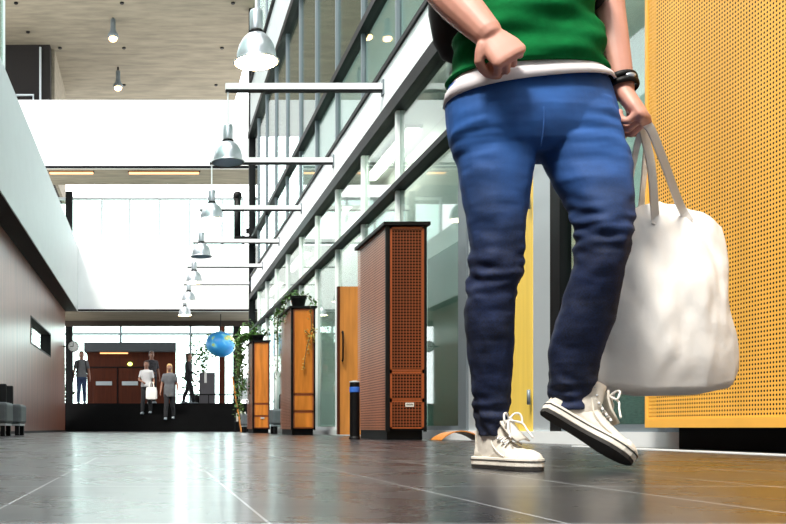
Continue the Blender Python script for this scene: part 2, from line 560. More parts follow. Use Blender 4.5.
# steps up to the entrance level
for i in range(5):
    structure('trim_%d' % (9 + i), bx(XL - 0.25, 3.0, YE + 0.3 * i, 29.0, 0.174 * i, 0.174 * (i + 1)), M['black_stone'])
structure('floor_upper', bx(-8, 3.6, 29.0, 42, 0.4, 0.87), M['black_stone'])

# entrance glazing at the far end, both storeys
def glazing(name, xs, y, z0, z1, bars, mat, t=0.05):
    w = thing(name, None, None, (0, y, z0), kind='structure')
    rows = [(x - t, x + t, y - 0.06, y + 0.06, z0, z1) for x in xs]
    rows += [(xs[0], xs[-1], y - 0.05, y + 0.05, z - 0.04, z + 0.04) for z in bars]
    obj('window_frame', boxes(*rows), mat, w)
    obj('pane', bx(xs[0], xs[-1], y - 0.01, y + 0.01, z0, z1), M['glass'], w)
glazing('window_3', [-3.9, -2.77, -1.7, -0.77, 0.23, 1.23, 2.3, 3.0], 31.0, 3.9, 7.8, [3.95, 7.75], M['steel_light'], 0.035)
glazing('window_4', [-4.2, -1.25, 1.45, 3.2], 36.0, 0.87, 4.6, [3.75, 4.55], M['steel_mid'])
structure('trim_14', bx(-2.84, -2.62, 30.2, 30.5, 0.87, 7.8), M['steel_dark'])
structure('trim_15', bx(2.62, 2.85, 30.2, 30.5, 0.87, ZG), M['black'])
structure('trim_16', bx(2.23, 2.42, 31.2, 31.4, 0.87, ZG + .4), M['wood_dark'])

# ------------------------------------------------------------------ glass front on the right
bays = [5.12, 6.83, 8.5] + [10.73 + 1.77 * k for k in range(10)]
upper = [-6.0 + 1.859 * k for k in range(9)] + [10.73 + 1.77 * k for k in range(10)]
nw = 5
def bay_window(y0, y1, z0, z1, bars, wm=0.035, mat='steel_mid', glass='glass', d=0.10):
    global nw
    w = thing('window_%d' % nw, None, None, (XF, y0, z0), kind='structure')
    nw += 1
    rows = [(XF, XF + d, y0 - wm, y0 + wm, z0, z1)]
    rows += [(XF + 0.01, XF + d, y0, y1, z - 0.03, z + 0.03) for z in bars]
    obj('window_frame', boxes(*rows), M[mat], w)
    obj('pane', bx(XF + 0.04, XF + 0.055, y0 + wm, y1 - wm, z0, z1), M[glass], w)
for a, b in zip(bays, bays[1:]):
    if a == 6.83: continue
    bay_window(a, b, 0.08, 3.78, [0.10], mat='rod' if a > 9 else 'steel_mid', glass='glass')
for a, b in zip(upper, upper[1:]):
    bay_window(a, b, 4.42, 8.42, [], mat='steel_mid', wm=0.028, d=0.06)
for k, (a, b) in enumerate(zip(upper, upper[1:])):
    bay_window(a, b, 9.9, 12.1, [], mat='steel_mid', wm=0.028, d=0.06)
YF = bays[-1]
structure('trim_17', bx(XF - 0.06, XF + 0.10, 5.12, YF, 2.84, 2.90), M['steel_dark'])
structure('trim_18', bx(XF - 0.05, XF + 0.12, -6, YF, 3.76, 3.92), M['steel_dark'])
structure('wall_spandrel', bx(XF, XF + 0.12, -6, YF, 3.94, 4.42), M['white'])
structure('trim_19', bx(XF - 0.03, XF + 0.12, -6, YF, 4.42, 4.48), M['steel_dark'])
structure('trim_20', bx(XF - 0.05, XF + 0.10, -6, YF, 5.40, 5.50), M['steel_dark'])
structure('trim_21', boxes((XF - 0.08, XF + 0.12, -6, YF, 8.40, 8.56), (XF - 0.08, XF + 0.12, -6, YF, 9.82, 9.92)), M['steel_dark'])
structure('wall_spandrel_upper', bx(XF - 0.02, XF + 0.12, -6, YF, 8.56, 9.82), plain('grey_cladding', '9aa3a4', 0.5, 0.04))
structure('trim_22', bx(XF - 0.05, XF + 0.2, YF - 0.09, YF + 0.09, 0, 12.1), M['steel_dark'])
structure('trim_23', bx(XF - 0.03, XF + 0.08, -6, YF, 0.0, 0.085), M['rod'])
# floors of the rooms behind the glass
structure('ceiling_right', bx(XF + 0.12, 7.5, -6, YF, 3.80, 4.40), M['white'])
structure('ceiling_right_upper', bx(XF + 0.12, 7.5, -6, YF, 8.46, 9.9), M['concrete'])
structure('wall_right_rooms', bx(3.45, 3.55, 6.9, YF, 0, 3.80), M['white'])
structure('wall_right_rooms_upper', bx(4.3, 4.4, -6, YF, 4.40, 8.46), M['white_slab'])
structure('wall_right_inner', bx(3.25, 3.32, 8.62, 11.0, 0, 2.1), M['panel_green'])
def room_light(y, z, x, label, group):
    t = thing('room_strip_light', label, 'light', (x, y, z), group)
    obj('housing', bx(x - 0.10, x + 0.10, y - 1.2, y + 1.2, z - 0.04, z), M['rod'], t)
    obj('tube', bx(x - 0.08, x + 0.08, y - 1.15, y + 1.15, z - 0.06, z - 0.04), M['room_tube'], t)
for k in range(5):
    room_light(8.5 + 4.0 * k, 3.80, 3.18, 'strip light on the ceiling of the ground floor rooms behind the glass front', 'strip lights of the ground floor rooms')
structure('wall_right_textile', bx(3.0, 3.06, 4.9, 6.45, 0, 1.2), M['green_panel2'])
structure('wall_right_blind', bx(3.0, 3.04, 4.9, 6.5, 1.25, 3.75), M['frosted'])

# yellow door and its grey posts
dr = thing('door_1', None, None, (XF, 7.3, 0), kind='structure')
obj('door_leaf', bx(XF - 0.005, XF + 0.045, 6.85, 7.85, 0.02, 2.82), M['door_yellow'], dr, bevel=0.003)
obj('dark_post', bx(XF - 0.002, XF + 0.08, 6.40, 6.555, 0, 2.84), M['steel_dark'], dr)
obj('door_frame', boxes((XF - 0.004, XF + 0.08, 6.555, 6.84, 0, 2.84), (XF - 0.004, XF + 0.08, 7.87, 8.24, 0, 2.84)), M['steel_light'], dr)
for z in (0.28, 1.72, 1.98):
    bm = bmesh.new(); tube(bm, [(XF - 0.035, 6.845, z), (XF - 0.035, 6.845, z + 0.11)], 0.013, 10)
    obj('hinge', bm, M['steel_mid'], dr, smooth=True)
structure('trim_24', bx(XF - 0.02, XF + 0.08, 8.25, 8.46, 0, 2.84), M['steel_mid'])
# floor strip along the right hand side
structure('trim_25', bx(2.43, 2.47, 1.5, 5.4, 0.0, 0.006), M['rod'])

# ------------------------------------------------------------------ large perforated wall panel
t = thing('perforated_panel', 'large yellow birch wall panel full of round holes beside the walking woman', 'wall panel', (2.66, 3.5, 0))
obj('backing', bx(2.70, 2.80, 1.2, 5.00, 0.12, 3.6), M['hole_yellow'], t)
bm = bmesh.new()
vs = [bm.verts.new(p) for p in ((2.662, 1.26, 0.155), (2.662, 4.995, 0.155), (2.662, 4.995, 3.55), (2.662, 1.26, 3.55))]
bm.faces.new(vs)
obj('perforated_sheet', bm, M['perf_yellow'], t)
obj('edge_frame', boxes((2.655, 2.70, 1.2, 5.02, 0.110, 0.155), (2.655, 2.70, 4.995, 5.02, 0.155, 3.55),
                        (2.655, 2.70, 1.2, 1.262, 0.172, 3.55), (2.655, 2.70, 1.2, 5.02, 3.55, 3.6),
                        (2.70, 2.80, 5.0, 5.02, 0.11, 3.6)), M['birch_edge'], t)
obj('plinth', bx(2.76, 2.80, 1.2, 4.88, 0.0, 0.12), M['black_stone'], t)

# ------------------------------------------------------------------ brown heating cabinets
def cabinet(y0, y1, label, front, lbl=True, panels=(0.62, 1.0)):
    x0, x1, top = 2.10, 2.46, 1.93
    t = thing('tall_cabinet', label, 'cabinet', ((x0 + x1) / 2, (y0 + y1) / 2, 0), 'brown perforated cabinets along the glass front')
    obj('plinth', bx(x0 + 0.02, x1 - 0.02, y0 + 0.06, y1 - 0.04, 0, 0.085), M['steel_dark'], t)
    obj('carcass', boxes((x0 + 0.02, x1 - 0.02, y0 + 0.03, y1 - 0.02, 0.085, top - 0.01),
                         (x0 - 0.004, x0 + 0.03, y0 - 0.004, y0 + 0.03, 0.075, top), (x1 - 0.02, x1 + 0.004, y0 - 0.004, y0 + 0.03, 0.075, top),
                         ), M['black'], t)
    ys = y0 - 0.002
    def sheet(a, b, mat, nm, zz0, zz1, inset=0.018):
        bm = bmesh.new()
        bm.faces.new([bm.verts.new(p) for p in ((a + inset, ys, zz0 + inset), (b - inset, ys, zz0 + inset), (b - inset, ys, zz1 - inset), (a + inset, ys, zz1 - inset))])
        f = obj(nm, bm, mat, t)
        rows = [(a, a + inset, ys - 0.003, ys + 0.012, zz0, zz1), (b - inset, b, ys - 0.003, ys + 0.012, zz0, zz1),
                (a, b, ys - 0.003, ys + 0.012, zz0, zz0 + inset * 0.7), (a, b, ys - 0.003, ys + 0.012, zz1 - inset, zz1)]
        obj('panel_rim', boxes(*rows), M['wood_frame'], f)
    zs = [0.10, 0.36, 0.62, top - 0.01]
    for k in range(3):
        sheet(x0 + 0.034, x1 - 0.022, front, 'front_panel', zs[k] + 0.003, zs[k + 1] - 0.003)
    # side panel towards the hall
    bm = bmesh.new()
    bm.faces.new([bm.verts.new(p) for p in ((x0 - 0.002, y0 + 0.035, 0.09), (x0 - 0.002, y1, 0.09), (x0 - 0.002, y1, top), (x0 - 0.002, y0 + 0.035, top))])
    obj('side_panel', bm, M['perf_side'], t)
    obj('top_board', bx(x0 - 0.03, x1 + 0.03, y0 - 0.03, y1 + 0.03, top, top + 0.03), M['black'], t)
    if lbl:
        f = obj('label_plate', bx(x0 + 0.17, x0 + 0.245, y0 - 0.012, y0 - 0.006, 0.30, 0.335), M['label'], t)
        obj('lettering', boxes(*[(x0 + 0.178 + 0.009 * i, x0 + 0.184 + 0.009 * i, y0 - 0.0135, y0 - 0.012, 0.310, 0.325 + 0.004 * (i % 2)) for i in range(7)]), M['ink'], f)
    return t
cabinet(8.37, 9.53, 'nearest tall dark brown perforated cabinet, right behind the slim black bin', M['perf_front'])
cabinet(14.12, 15.32, 'middle tall cabinet with glossy orange front and black flower pot on top', M['wood_front'], False)
cabinet(19.62, 20.75, 'farthest tall orange cabinet with ivy hanging down its left side', M['wood_front'])

# orange door leaf standing open behind the nearest cabinet
dr = thing('door_2', None, None, (2.5, 12.3, 0), kind='structure')
obj('door_leaf', bx(2.47, 2.78, 12.3, 12.35, 0.02, 1.98), M['wood_orange'], dr)
obj('door_edge', bx(2.44, 2.47, 12.29, 12.36, 0.02, 1.98), M['wood_dark'], dr)
bm = bmesh.new(); tube(bm, smooth_path([(2.50, 12.29, 1.0), (2.50, 12.24, 1.02), (2.50, 12.24, 1.35), (2.50, 12.29, 1.37)]), 0.012, 8)
obj('door_handle', bm, M['steel_dark'], dr, smooth=True)

# slim bin
t = thing('ash_bin', 'slim black bin with a blue band near its top beside the nearest cabinet', 'bin', (1.93, 8.9, 0))
bm = bmesh.new(); lathe(bm, [(0.052, 0), (0.055, 0.01), (0.047, 0.03), (0.047, 0.53), (0.044, 0.545)], (1.93, 8.9, 0), 24)
obj('body', bm, M['black'], t, smooth=False)
bm = bmesh.new(); lathe(bm, [(0.0485, 0.45), (0.050, 0.455), (0.050, 0.495), (0.0485, 0.50)], (1.93, 8.9, 0), 24)
obj('blue_band', bm, M['blue'], t)
bm = bmesh.new(); lathe(bm, [(0.05, 0.545), (0.05, 0.553), (0.02, 0.56)], (1.93, 8.9, 0), 24)
obj('lid', bm, M['steel_light'], t)

# bent wooden board on the floor
bm = bmesh.new()
N = 18
rings = []
for i in range(N + 1):
    a = i / N
    x = P(436, 441, 7.9).x + a * 0.355
    z = 0.003 + 0.075 * math.sin(PI * a) ** 0.8 * (1 - 0.2 * (a - .5))
    rings.append([Vector((x, 7.75, z)), Vector((x, 8.05, z * 0.9)), Vector((x, 8.05, z * 0.9 + 0.006)), Vector((x, 7.75, z + 0.009))])
loft(bm, rings)
o = obj('bent_board', bm, M['wood_orange'], origin=(2.58, 7.9, 0), label='small arched tan wooden board lying on the floor behind the planted sneaker', cat='board')

# ------------------------------------------------------------------ pendant lamps and their rods
def pendant(Y, label, top, lit):
    X, zb = 0.91, 3.33
    t = thing('pendant_lamp', label, 'lamp', (X, Y, zb), 'aluminium pendant lamps in a row down the hall')
    bm = bmesh.new()
    R = 0.200
    prof = [(R, 0.0), (R + 0.004, 0.006), (R * 0.88, 0.012), (R * 0.875, 0.03), (R * 0.86, 0.08), (R * 0.76, 0.15), (R * 0.60, 0.205), (R * 0.40, 0.245), (0.058, 0.255)]
    inner = [(r - 0.004 if r > 0.06 else r, z - 0.003) for r, z in reversed(prof)]
    lathe(bm, prof + inner[:-1] + [(R - 0.012, 0.0)], (X, Y, zb), 40, cap=False)
    obj('shade', bm, M['alu'], t, smooth=True)
    bm = bmesh.new(); lathe(bm, [(0.064, 0.252), (0.068, 0.258), (0.068, 0.272), (0.062, 0.278)], (X, Y, zb), 28)
    obj('collar', bm, M['black'], t)
    bm = bmesh.new(); lathe(bm, [(0.056, 0.278), (0.058, 0.29), (0.058, 0.44), (0.052, 0.46), (0.012, 0.468)], (X, Y, zb), 28)
    obj('housing', bm, M['alu'], t, smooth=True)
    bm = bmesh.new(); lathe(bm, [(R * 0.97, 0.004), (R * 0.86, 0.004), (R * 0.8, 0.012), (0.01, 0.014)], (X, Y, zb), 36)
    obj('diffuser', bm, M['lamp_on'] if lit else M['lamp_blue'], t)
    bm = bmesh.new(); tube(bm, [(X, Y, zb + 0.46), (X, Y, top)], 0.011, 8)
    obj('cord', bm, M['rod'], t)
    # rod it hangs from
    t = thing('lamp_rod', 'white rod carrying the ' + label.replace('silver ', '').split(',')[0], 'rod', (XF, Y, 4.2), 'rods that carry the pendant lamps')
    obj('bar', bx(X - 0.03, XF - 0.02, Y - 0.03, Y + 0.03, 4.215, 4.29), M['rod'], t)
    obj('channel', bx(X - 0.03, XF - 0.02, Y - 0.033, Y + 0.033, 4.19, 4.215), M['steel_dark'], t)
    obj('wall_bracket', bx(XF - 0.02, XF, Y - 0.05, Y + 0.05, 4.15, 4.33), M['steel_mid'], t)
words = ['silver pendant lamp nearest to the viewer, brightly lit', 'second silver pendant lamp from the front, with bluish underside', 'third silver pendant lamp from the front',
         'fourth silver pendant lamp from the front, middle of the seven', 'third silver pendant lamp from the far end', 'second silver pendant lamp from the far end', 'smallest silver pendant lamp, at the far end of the row']
for i in range(7):
    pendant(8.2 + 3.1 * i if i < 6 else 26.6, words[i], 4.19, i in (0, 2, 4, 5, 6))

# small warm ceiling lamps
for px, py, Y, lb in ((113, 34, 27.2, 'left warm ceiling lamp, the upper of two under the concrete ceiling'), (118, 84, 30.9, 'lower warm ceiling lamp just above the white bridge')):
    c = P(px, py, Y)
    t = thing('ceiling_lamp', lb, 'lamp', c, 'small lamps under the concrete ceiling')
    bm = bmesh.new(); lathe(bm, [(0.17, -0.1), (0.15, -0.02), (0.09, 0.08), (0.075, 0.2), (0.075, 0.42), (0.02, 0.46)], c, 20)
    obj('housing', bm, M['steel_mid'], t, smooth=True)
    bm = bmesh.new(); ball(bm, c + Vector((0, 0, -0.14)), 0.12, 1, 1, 0.7)
    obj('bulb', bm, M['bulb_warm'], t, smooth=True)
    bm = bmesh.new(); tube(bm, [c + Vector((0, 0, 0.45)), Vector((c.x, c.y, 12.1))], 0.03, 8)
    obj('stem', bm, M['steel_dark'], t)
# sockets in the concrete ceiling
for k, (px, py) in enumerate(((122, 3), (233, 3), (60, 48), (124, 48), (222, 48), (124, 85), (216, 85), (16, 3), (28, 32))):
    Y = FPX * 11.98 / (428 - py)
    c = P(px, py, Y)
    bm = bmesh.new(); lathe(bm, [(0.05, -0.04), (0.06, -0.02), (0.06, 0.0)], (c.x, c.y, 12.1), 12)
    pl = ['upper row, middle', 'upper row, right end', 'middle row, left end', 'middle row, centre', 'middle row, right end', 'lower row, left end', 'lower row, right end', 'upper row, left end', 'left corner, by the dark ribbed wall'][k]
    obj('ceiling_socket', bm, M['steel_dark'], origin=(c.x, c.y, 12.1), label='small dark socket in the concrete ceiling, ' + pl, cat='socket', group='sockets in the concrete ceiling')

# pendant seen through the upper glass
c = P(367, 37, 15.5)
t = thing('room_lamp', 'warm lamp glowing behind the upper glass on the right', 'lamp', c)
bm = bmesh.new(); ball(bm, c, 0.07, 1.3, 1, 0.8); obj('bulb', bm, M['bulb_warm'], t, smooth=True)
bm = bmesh.new(); lathe(bm, [(0.10, 0.02), (0.03, 0.12)], c, 16); obj('shade', bm, M['steel_mid'], t)
bm = bmesh.new(); tube(bm, [c + Vector((0, 0, 0.12)), (c.x, c.y, 8.46)], 0.01, 6); obj('cord', bm, M['black'], t)

# black duct bracket at the far end of the glass front
t = thing('ventilation_duct', 'black angular duct hanging off the far end of the glass front', 'duct', (2.45, 26.0, 5.3))
bm = bmesh.new(); tube(bm, [(2.36, 26.0, 5.4), (2.36, 26.0, 6.60)], 0.10, 16); obj('pipe', bm, M['black'], t, smooth=True)
bm = bmesh.new(); ball(bm, (2.36, 26.0, 6.60), 0.13); obj('cap', bm, M['black'], t, smooth=True)
obj('foot', boxes((2.26, 2.82, 25.9, 26.1, 5.28, 5.46), (2.6, 2.82, 25.9, 26.1, 5.55, 5.68)), M['black'], t)

# ------------------------------------------------------------------ clock, globe, entrance box, furniture at the far end
cx, cy, cz = P(73.3, 346.5, 27.0)
t = thing('wall_clock', 'round white station clock on an arm from the brown wall', 'clock', (cx, cy, cz))
def disc(r0, r1, y0, y1, n=32):
    bm = bmesh.new()
    rings = [[Vector((cx + r * math.cos(2 * PI * i / n), y, cz + r * math.sin(2 * PI * i / n))) for i in range(n)] for r, y in ((r0, y0), (r1, y0), (r1, y1), (r0, y1))]
    loft(bm, rings, cap=(r0 < 0.01))
    return bm
obj('case', disc(0.005, 0.165, cy - 0.02, cy + 0.05), M['steel_dark'], t)
obj('dial', disc(0.005, 0.145, cy - 0.026, cy - 0.021), M['white'], t)
for a in [i * PI / 6 for i in range(12)]: obj('hour_mark', bx(cx + 0.12 * math.cos(a) - 0.008, cx + 0.12 * math.cos(a) + 0.008, cy - 0.030, cy - 0.0262, cz + 0.12 * math.sin(a) - 0.008, cz + 0.12 * math.sin(a) + 0.008), M['black'], t)
obj('hand', bx(cx - 0.008, cx + 0.008, cy - 0.034, cy - 0.031, cz, cz + 0.105), M['black'], t)
obj('hand', bx(cx - 0.085, cx, cy - 0.038, cy - 0.035, cz - 0.009, cz + 0.009), M['black'], t)
bm = bmesh.new(); tube(bm, [(cx - 0.16, cy, cz), (XL, cy, cz)], 0.018, 8); obj('arm', bm, M['steel_dark'], t)

# globe
c = P(220.7, 344.2, 28.4)
def globe_mat():
    m, nt, b = new_mat('globe_print')
    tc = nt.nodes.new('ShaderNodeTexCoord')
    nz = nt.nodes.new('ShaderNodeTexNoise'); nz.inputs['Scale'].default_value = 2.6; nz.inputs['Detail'].default_value = 4
    nt.links.new(tc.outputs['Object'], nz.inputs['Vector'])
    r = nt.nodes.new('ShaderNodeValToRGB')
    for p, h in ((0.0, '1f6fd0'), (0.50, '3aa4ea'), (0.56, '7accf2'), (0.58, '9ccf8a'), (0.62, 'dcd27a'), (0.70, 'e8f0ea')):
        if p == 0.0: r.color_ramp.elements[0].color = hexc(h)
        elif p == 0.70: r.color_ramp.elements[-1].color = hexc(h); r.color_ramp.elements[-1].position = p
        else:
            e = r.color_ramp.elements.new(p); e.color = hexc(h)
    nt.links.new(nz.outputs[0], r.inputs[0]); nt.links.new(r.outputs[0], b.inputs['Base Color'])
    b.inputs['Roughness'].default_value = 0.35
    return m
t = thing('hanging_globe', 'big blue world globe hanging below the far gallery', 'globe', c)
bm = bmesh.new(); ball(bm, (0, 0, 0), 0.46, 1.0, 0.95, 0.84, 36)
bmesh.ops.rotate(bm, verts=bm.verts, matrix=Matrix.Rotation(0.18, 3, 'Y'))
obj('sphere', bm, globe_mat(), t, smooth=True, local=True)
bm = bmesh.new(); tube(bm, [(c.x, c.y, c.z + 0.37), (c.x, c.y, ZG + 0.02)], 0.012, 6); obj('wire', bm, M['steel_dark'], t)
bm = bmesh.new(); lathe(bm, [(0.05, 0.37), (0.05, 0.41), (0.02, 0.43)], c, 12); obj('cap', bm, M['steel_mid'], t)

# wooden entrance box
y0 = 33.0
def X33(px): return (px - 153) * y0 / FPX
t = thing('entrance_box', 'brown wooden entrance box with two doors and a grey flat roof', 'entrance', (X33(130), y0 + 1, 0.87))
obj('roof', bx(X33(84.5), X33(176), y0 - 0.3, y0 + 2.5, 2.80, 3.12), plain('dark_grey_roof', '3c3f44', 0.7), t)
obj('wall', bx(X33(87), X33(176), y0, y0 + 2.4, 0.87, 2.80), M['wood_dark'], t)
obj('lintel_light', bx(X33(100), X33(128), y0 - 0.04, y0, 2.74, 2.78), M['tube_warm'], t)
for a, b in ((93, 117), (119, 143)):
    d = obj('door', bx(X33(a), X33(b), y0 - 0.05, y0, 0.90, 2.22), M['wood_dark'], t, bevel=0.01)
    obj('push_plate', bx(X33(a + 3), X33(a + 19), y0 - 0.07, y0 - 0.05, 1.62, 1.76), M['steel_light'], d)
    obj('door_gap', bx(X33(b) , X33(b) + 0.03, y0 - 0.052, y0, 0.90, 2.26), M['black'], d)
obj('ledge', bx(X33(90), X33(145), y0 - 0.06, y0, 2.24, 2.28), M['black'], t)
c = P(130, 364, y0 - 0.1)
bm = bmesh.new(); ball(bm, c, 0.085, 1, 0.6, 0.8); obj('signal_lamp', bm, emitter('green_yellow_lamp', 'd8ff70', 3.0), t, smooth=True)

# railing along the upper level
t = thing('railing', 'low dark railing at the top of the steps on the right', 'railing', (1.6, 29.3, 0.87))
for x in (0.85, 1.15, 1.75, 2.35, 2.75):
    obj('post', bx(x - 0.015, x + 0.015, 29.28, 29.31, 0.87, 1.16), M['black'], t)
obj('rail', bx(0.80, 2.80, 29.27, 29.32, 1.14, 1.18), M['black'], t)

# grey display box at the top of the steps
t = thing('display_stand', 'grey upright display box beside the indoor tree at the top of the steps', 'stand', (P(207, 400, 29.9).x, 29.9, 0.87))
q = P(207, 400, 29.9).x
obj('cabinet', bx(q - 0.24, q + 0.25, 29.7, 30.1, 0.87, 1.88), plain('grey_board', '4b484c', 0.7), t, bevel=0.01)
obj('notice', bx(q - 0.10, q - 0.02, 29.68, 29.70, 1.55, 1.92), M['label'], t)

# magazine rack with a white panel and a leaning wooden pole
y = 24.5
q = P(241, 400, y).x
t = thing('magazine_rack', 'grey magazine rack left of the farthest cabinet', 'rack', (q, y, 0))
for sx in (-0.15, 0.15):
    for sy in (-0.14, 0.14):
        obj('leg', bx(q + sx - 0.012, q + sx + 0.012, y + sy - 0.012, y + sy + 0.012, 0, 0.85), M['steel_dark'], t)
obj('shelf', bx(q - 0.15, q + 0.15, y - 0.14, y + 0.14, 0.26, 0.28), M['steel_dark'], t)
obj('shelf', bx(q - 0.15, q + 0.15, y - 0.14, y + 0.14, 0.83, 0.85), M['steel_dark'], t)
obj('white_panel', bx(q - 0.06, q + 0.19, y - 0.02, y + 0.02, 0.86, 1.42), M['steel_light'], t)
for k in range(5):
    o = obj('magazine', bx(q - 0.12 + 0.05 * k, q - 0.085 + 0.05 * k, y - 0.12, y + 0.1, 0.281, 0.50 + 0.03 * (k % 3)), M['grey_cloth'] if k % 2 else M['label'],
            origin=(q - 0.1 + 0.05 * k, y, 0.281), label='magazine standing in the grey rack left of the farthest cabinet', cat='magazine', group='magazines in the rack')
bm = bmesh.new(); tube(bm, [(q - 0.02, y - 0.35, 0.0), (q - 0.24, y - 0.16, 1.45)], 0.022, 8)
obj('wooden_pole', bm, M['wood_orange'], origin=(q - 0.02, y - 0.35, 0), label='pale wooden pole leaning beside the grey magazine rack', cat='pole')

# armchairs
def armchair(x, y, label, face, grp=None):
    """face=1 looks to +x, -1 to -x"""
    t = thing('armchair', label, 'armchair', (x, y, 0), grp)
    def b(x0, x1, *r):
        a, c_ = (x + face * x0, x + face * x1)
        return bx(min(a, c_), max(a, c_), *r)
    obj('seat', b(-0.28, 0.30, y - 0.29, y + 0.29, 0.17, 0.45), M['grey_cloth'], t, bevel=0.035)
    obj('backrest', b(-0.34, -0.12, y - 0.29, y + 0.29, 0.44, 0.78), M['black_cloth'], t, bevel=0.03)
    for ay in (-0.3125, 0.3125):
        obj('armrest', b(-0.30, 0.10, y + ay - 0.0275, y + ay + 0.0275, 0.17, 0.74), M['black_cloth'], t, bevel=0.02)
    obj('base_rail', b(-0.28, 0.28, y - 0.26, y + 0.26, 0.14, 0.168), M['steel_light'], t)
    for ax in (-0.24, 0.24):
        for ay in (-0.24, 0.24):
            obj('leg', b(ax - 0.03, ax + 0.03, y + ay - 0.03, y + ay + 0.03, 0, 0.14), M['black'], t)
    return t
armchair(-2.19, 13.6, 'dark grey armchair at the left edge against the brown wall', 1)
armchair(-2.22, 12.5, 'grey armchair cut by the left edge, in front of the other one', 1)
armchair(2.45, 17.0, 'small dark armchair in the gap between the farthest and middle cabinets', -1)
armchair(2.45, 22.6, 'small dark armchair behind the farthest cabinet', -1)


# ------------------------------------------------------------------ plants
def leaves(bm, p, n, spread, size, rnd):
    for _ in range(n):
        c = Vector(p) + Vector((rnd.gauss(0, spread), rnd.gauss(0, spread), rnd.gauss(0, spread)))
        a = rnd.uniform(0, 2 * PI); e = rnd.uniform(-0.9, 0.5)
        d = Vector((math.cos(a) * math.cos(e), math.sin(a) * math.cos(e), math.sin(e)))
        s = d.cross(Vector((0, 0, 1))).normalized(); u = s.cross(d)
        l = size * rnd.uniform(0.7, 1.3); wd = l * 0.36
        vs = [c - d * l / 2, c + s * wd - u * 0.1 * l, c + d * l / 2 - u * 0.2 * l, c - s * wd - u * 0.1 * l, c + u * 0.06 * l]
        v = [bm.verts.new(q) for q in vs]
        for i in range(4): bm.faces.new((v[i], v[(i + 1) % 4], v[4]))


def plant(name, label, cat, base, strands, leafmat='leaf', size=0.07, seed=1, pot=None, dens=5, spread=0.03):
    rnd = random.Random(seed)
    t = thing(name, label, cat, base)
    lb, sb = bmesh.new(), bmesh.new()
    for st in strands:
        sp = smooth_path(st, 5)
        tube(sb, sp, 0.006, 5)
        for p in sp: leaves(lb, p, dens, spread, size, rnd)
    obj('foliage', lb, M[leafmat], t); obj('stem', sb, M['stem'], t)
    if pot:
        r, h = pot
        bm = bmesh.new(); lathe(bm, [(r * 0.72, 0), (r, h * 0.8), (r * 1.08, h * 0.82), (r * 1.08, h), (r * 0.95, h), (r * 0.9, h * 0.85), (0.01, h * 0.85)], base, 24)
        obj('pot', bm, M['black'], t)
    return t
# pot on the middle cabinet, ivy over the far-left corner
b = Vector((2.26, 14.45, 1.96))
plant('potted_ivy', 'black pot of ivy standing on the middle cabinet', 'plant', b,
      [[b + Vector(p) for p in s] for s in (
          [(0, 0, 0.14), (-0.02, 0.1, 0.26), (-0.12, 0.3, 0.24), (-0.2, 0.5, 0.10), (-0.24, 0.6, -0.15), (-0.24, 0.6, -0.45)],
          [(0, 0, 0.14), (-0.1, 0.05, 0.2), (-0.2, 0.05, 0.05), (-0.23, 0.1, -0.2)],
          [(0, 0, 0.14), (0.10, 0.05, 0.22), (0.18, 0.0, 0.16), (0.22, -0.05, 0.05)],
          [(-0.05, 0.4, 0.03), (-0.22, 0.55, 0.0), (-0.25, 0.6, -0.3), (-0.24, 0.6, -0.75), (-0.26, 0.6, -1.0)],
          [(-0.05, 0.8, 0.03), (-0.25, 0.8, 0.04), (-0.27, 0.8, -0.3)],
          [(-0.1, 0.3, 0.05), (-0.25, 0.5, 0.0), (-0.33, 0.7, -0.1)])], pot=(0.12, 0.19), seed=3, size=0.055, dens=3, spread=0.028)
b = Vector((2.38, 14.08, 1.5))
plant('pale_vine', 'yellowish vine hanging against the glossy orange front of the middle cabinet', 'plant', b,
      [[b + Vector(p) for p in s] for s in (
          [(0, -0.02, 0.45), (0.01, -0.03, 0.1), (-0.06, -0.02, -0.2), (-0.10, -0.02, -0.5)],
          [(0.0, -0.02, 0.05), (0.06, -0.03, 0.12), (0.05, -0.03, -0.05)], [(0, -0.02, 0.0), (-0.08, -0.02, 0.08)])], 'leaf_yellow', seed=5, size=0.045, dens=2, spread=0.018)
b = Vector((2.25, 19.9, 1.96))
rs = random.Random(11)
st = []
for k in range(11):
    x = rs.uniform(-0.42, -0.16); yy = rs.uniform(0.0, 0.8); L = rs.uniform(0.6, 1.55)
    st.append([b + Vector(p) for p in ((0, 0.2, 0.1), (x * 0.6, yy * 0.6, 0.14), (x, yy, 0.0), (x + rs.uniform(-.05, .05), yy, -L * 0.5), (x + rs.uniform(-.07, .07), yy, -L))])
st += [[b + Vector(p) for p in ((0, 0.2, 0.12), (0.1, 0.1, 0.24), (0.2, 0.1, 0.18))], [b + Vector(p) for p in ((0, 0.2, 0.12), (-0.1, 0.2, 0.34), (-0.3, 0.2, 0.36), (-0.42, 0.3, 0.1))]]
plant('potted_ivy', 'dense ivy spilling over the left side of the farthest cabinet', 'plant', b, st, pot=(0.13, 0.13), seed=8, size=0.075, dens=5, spread=0.045)
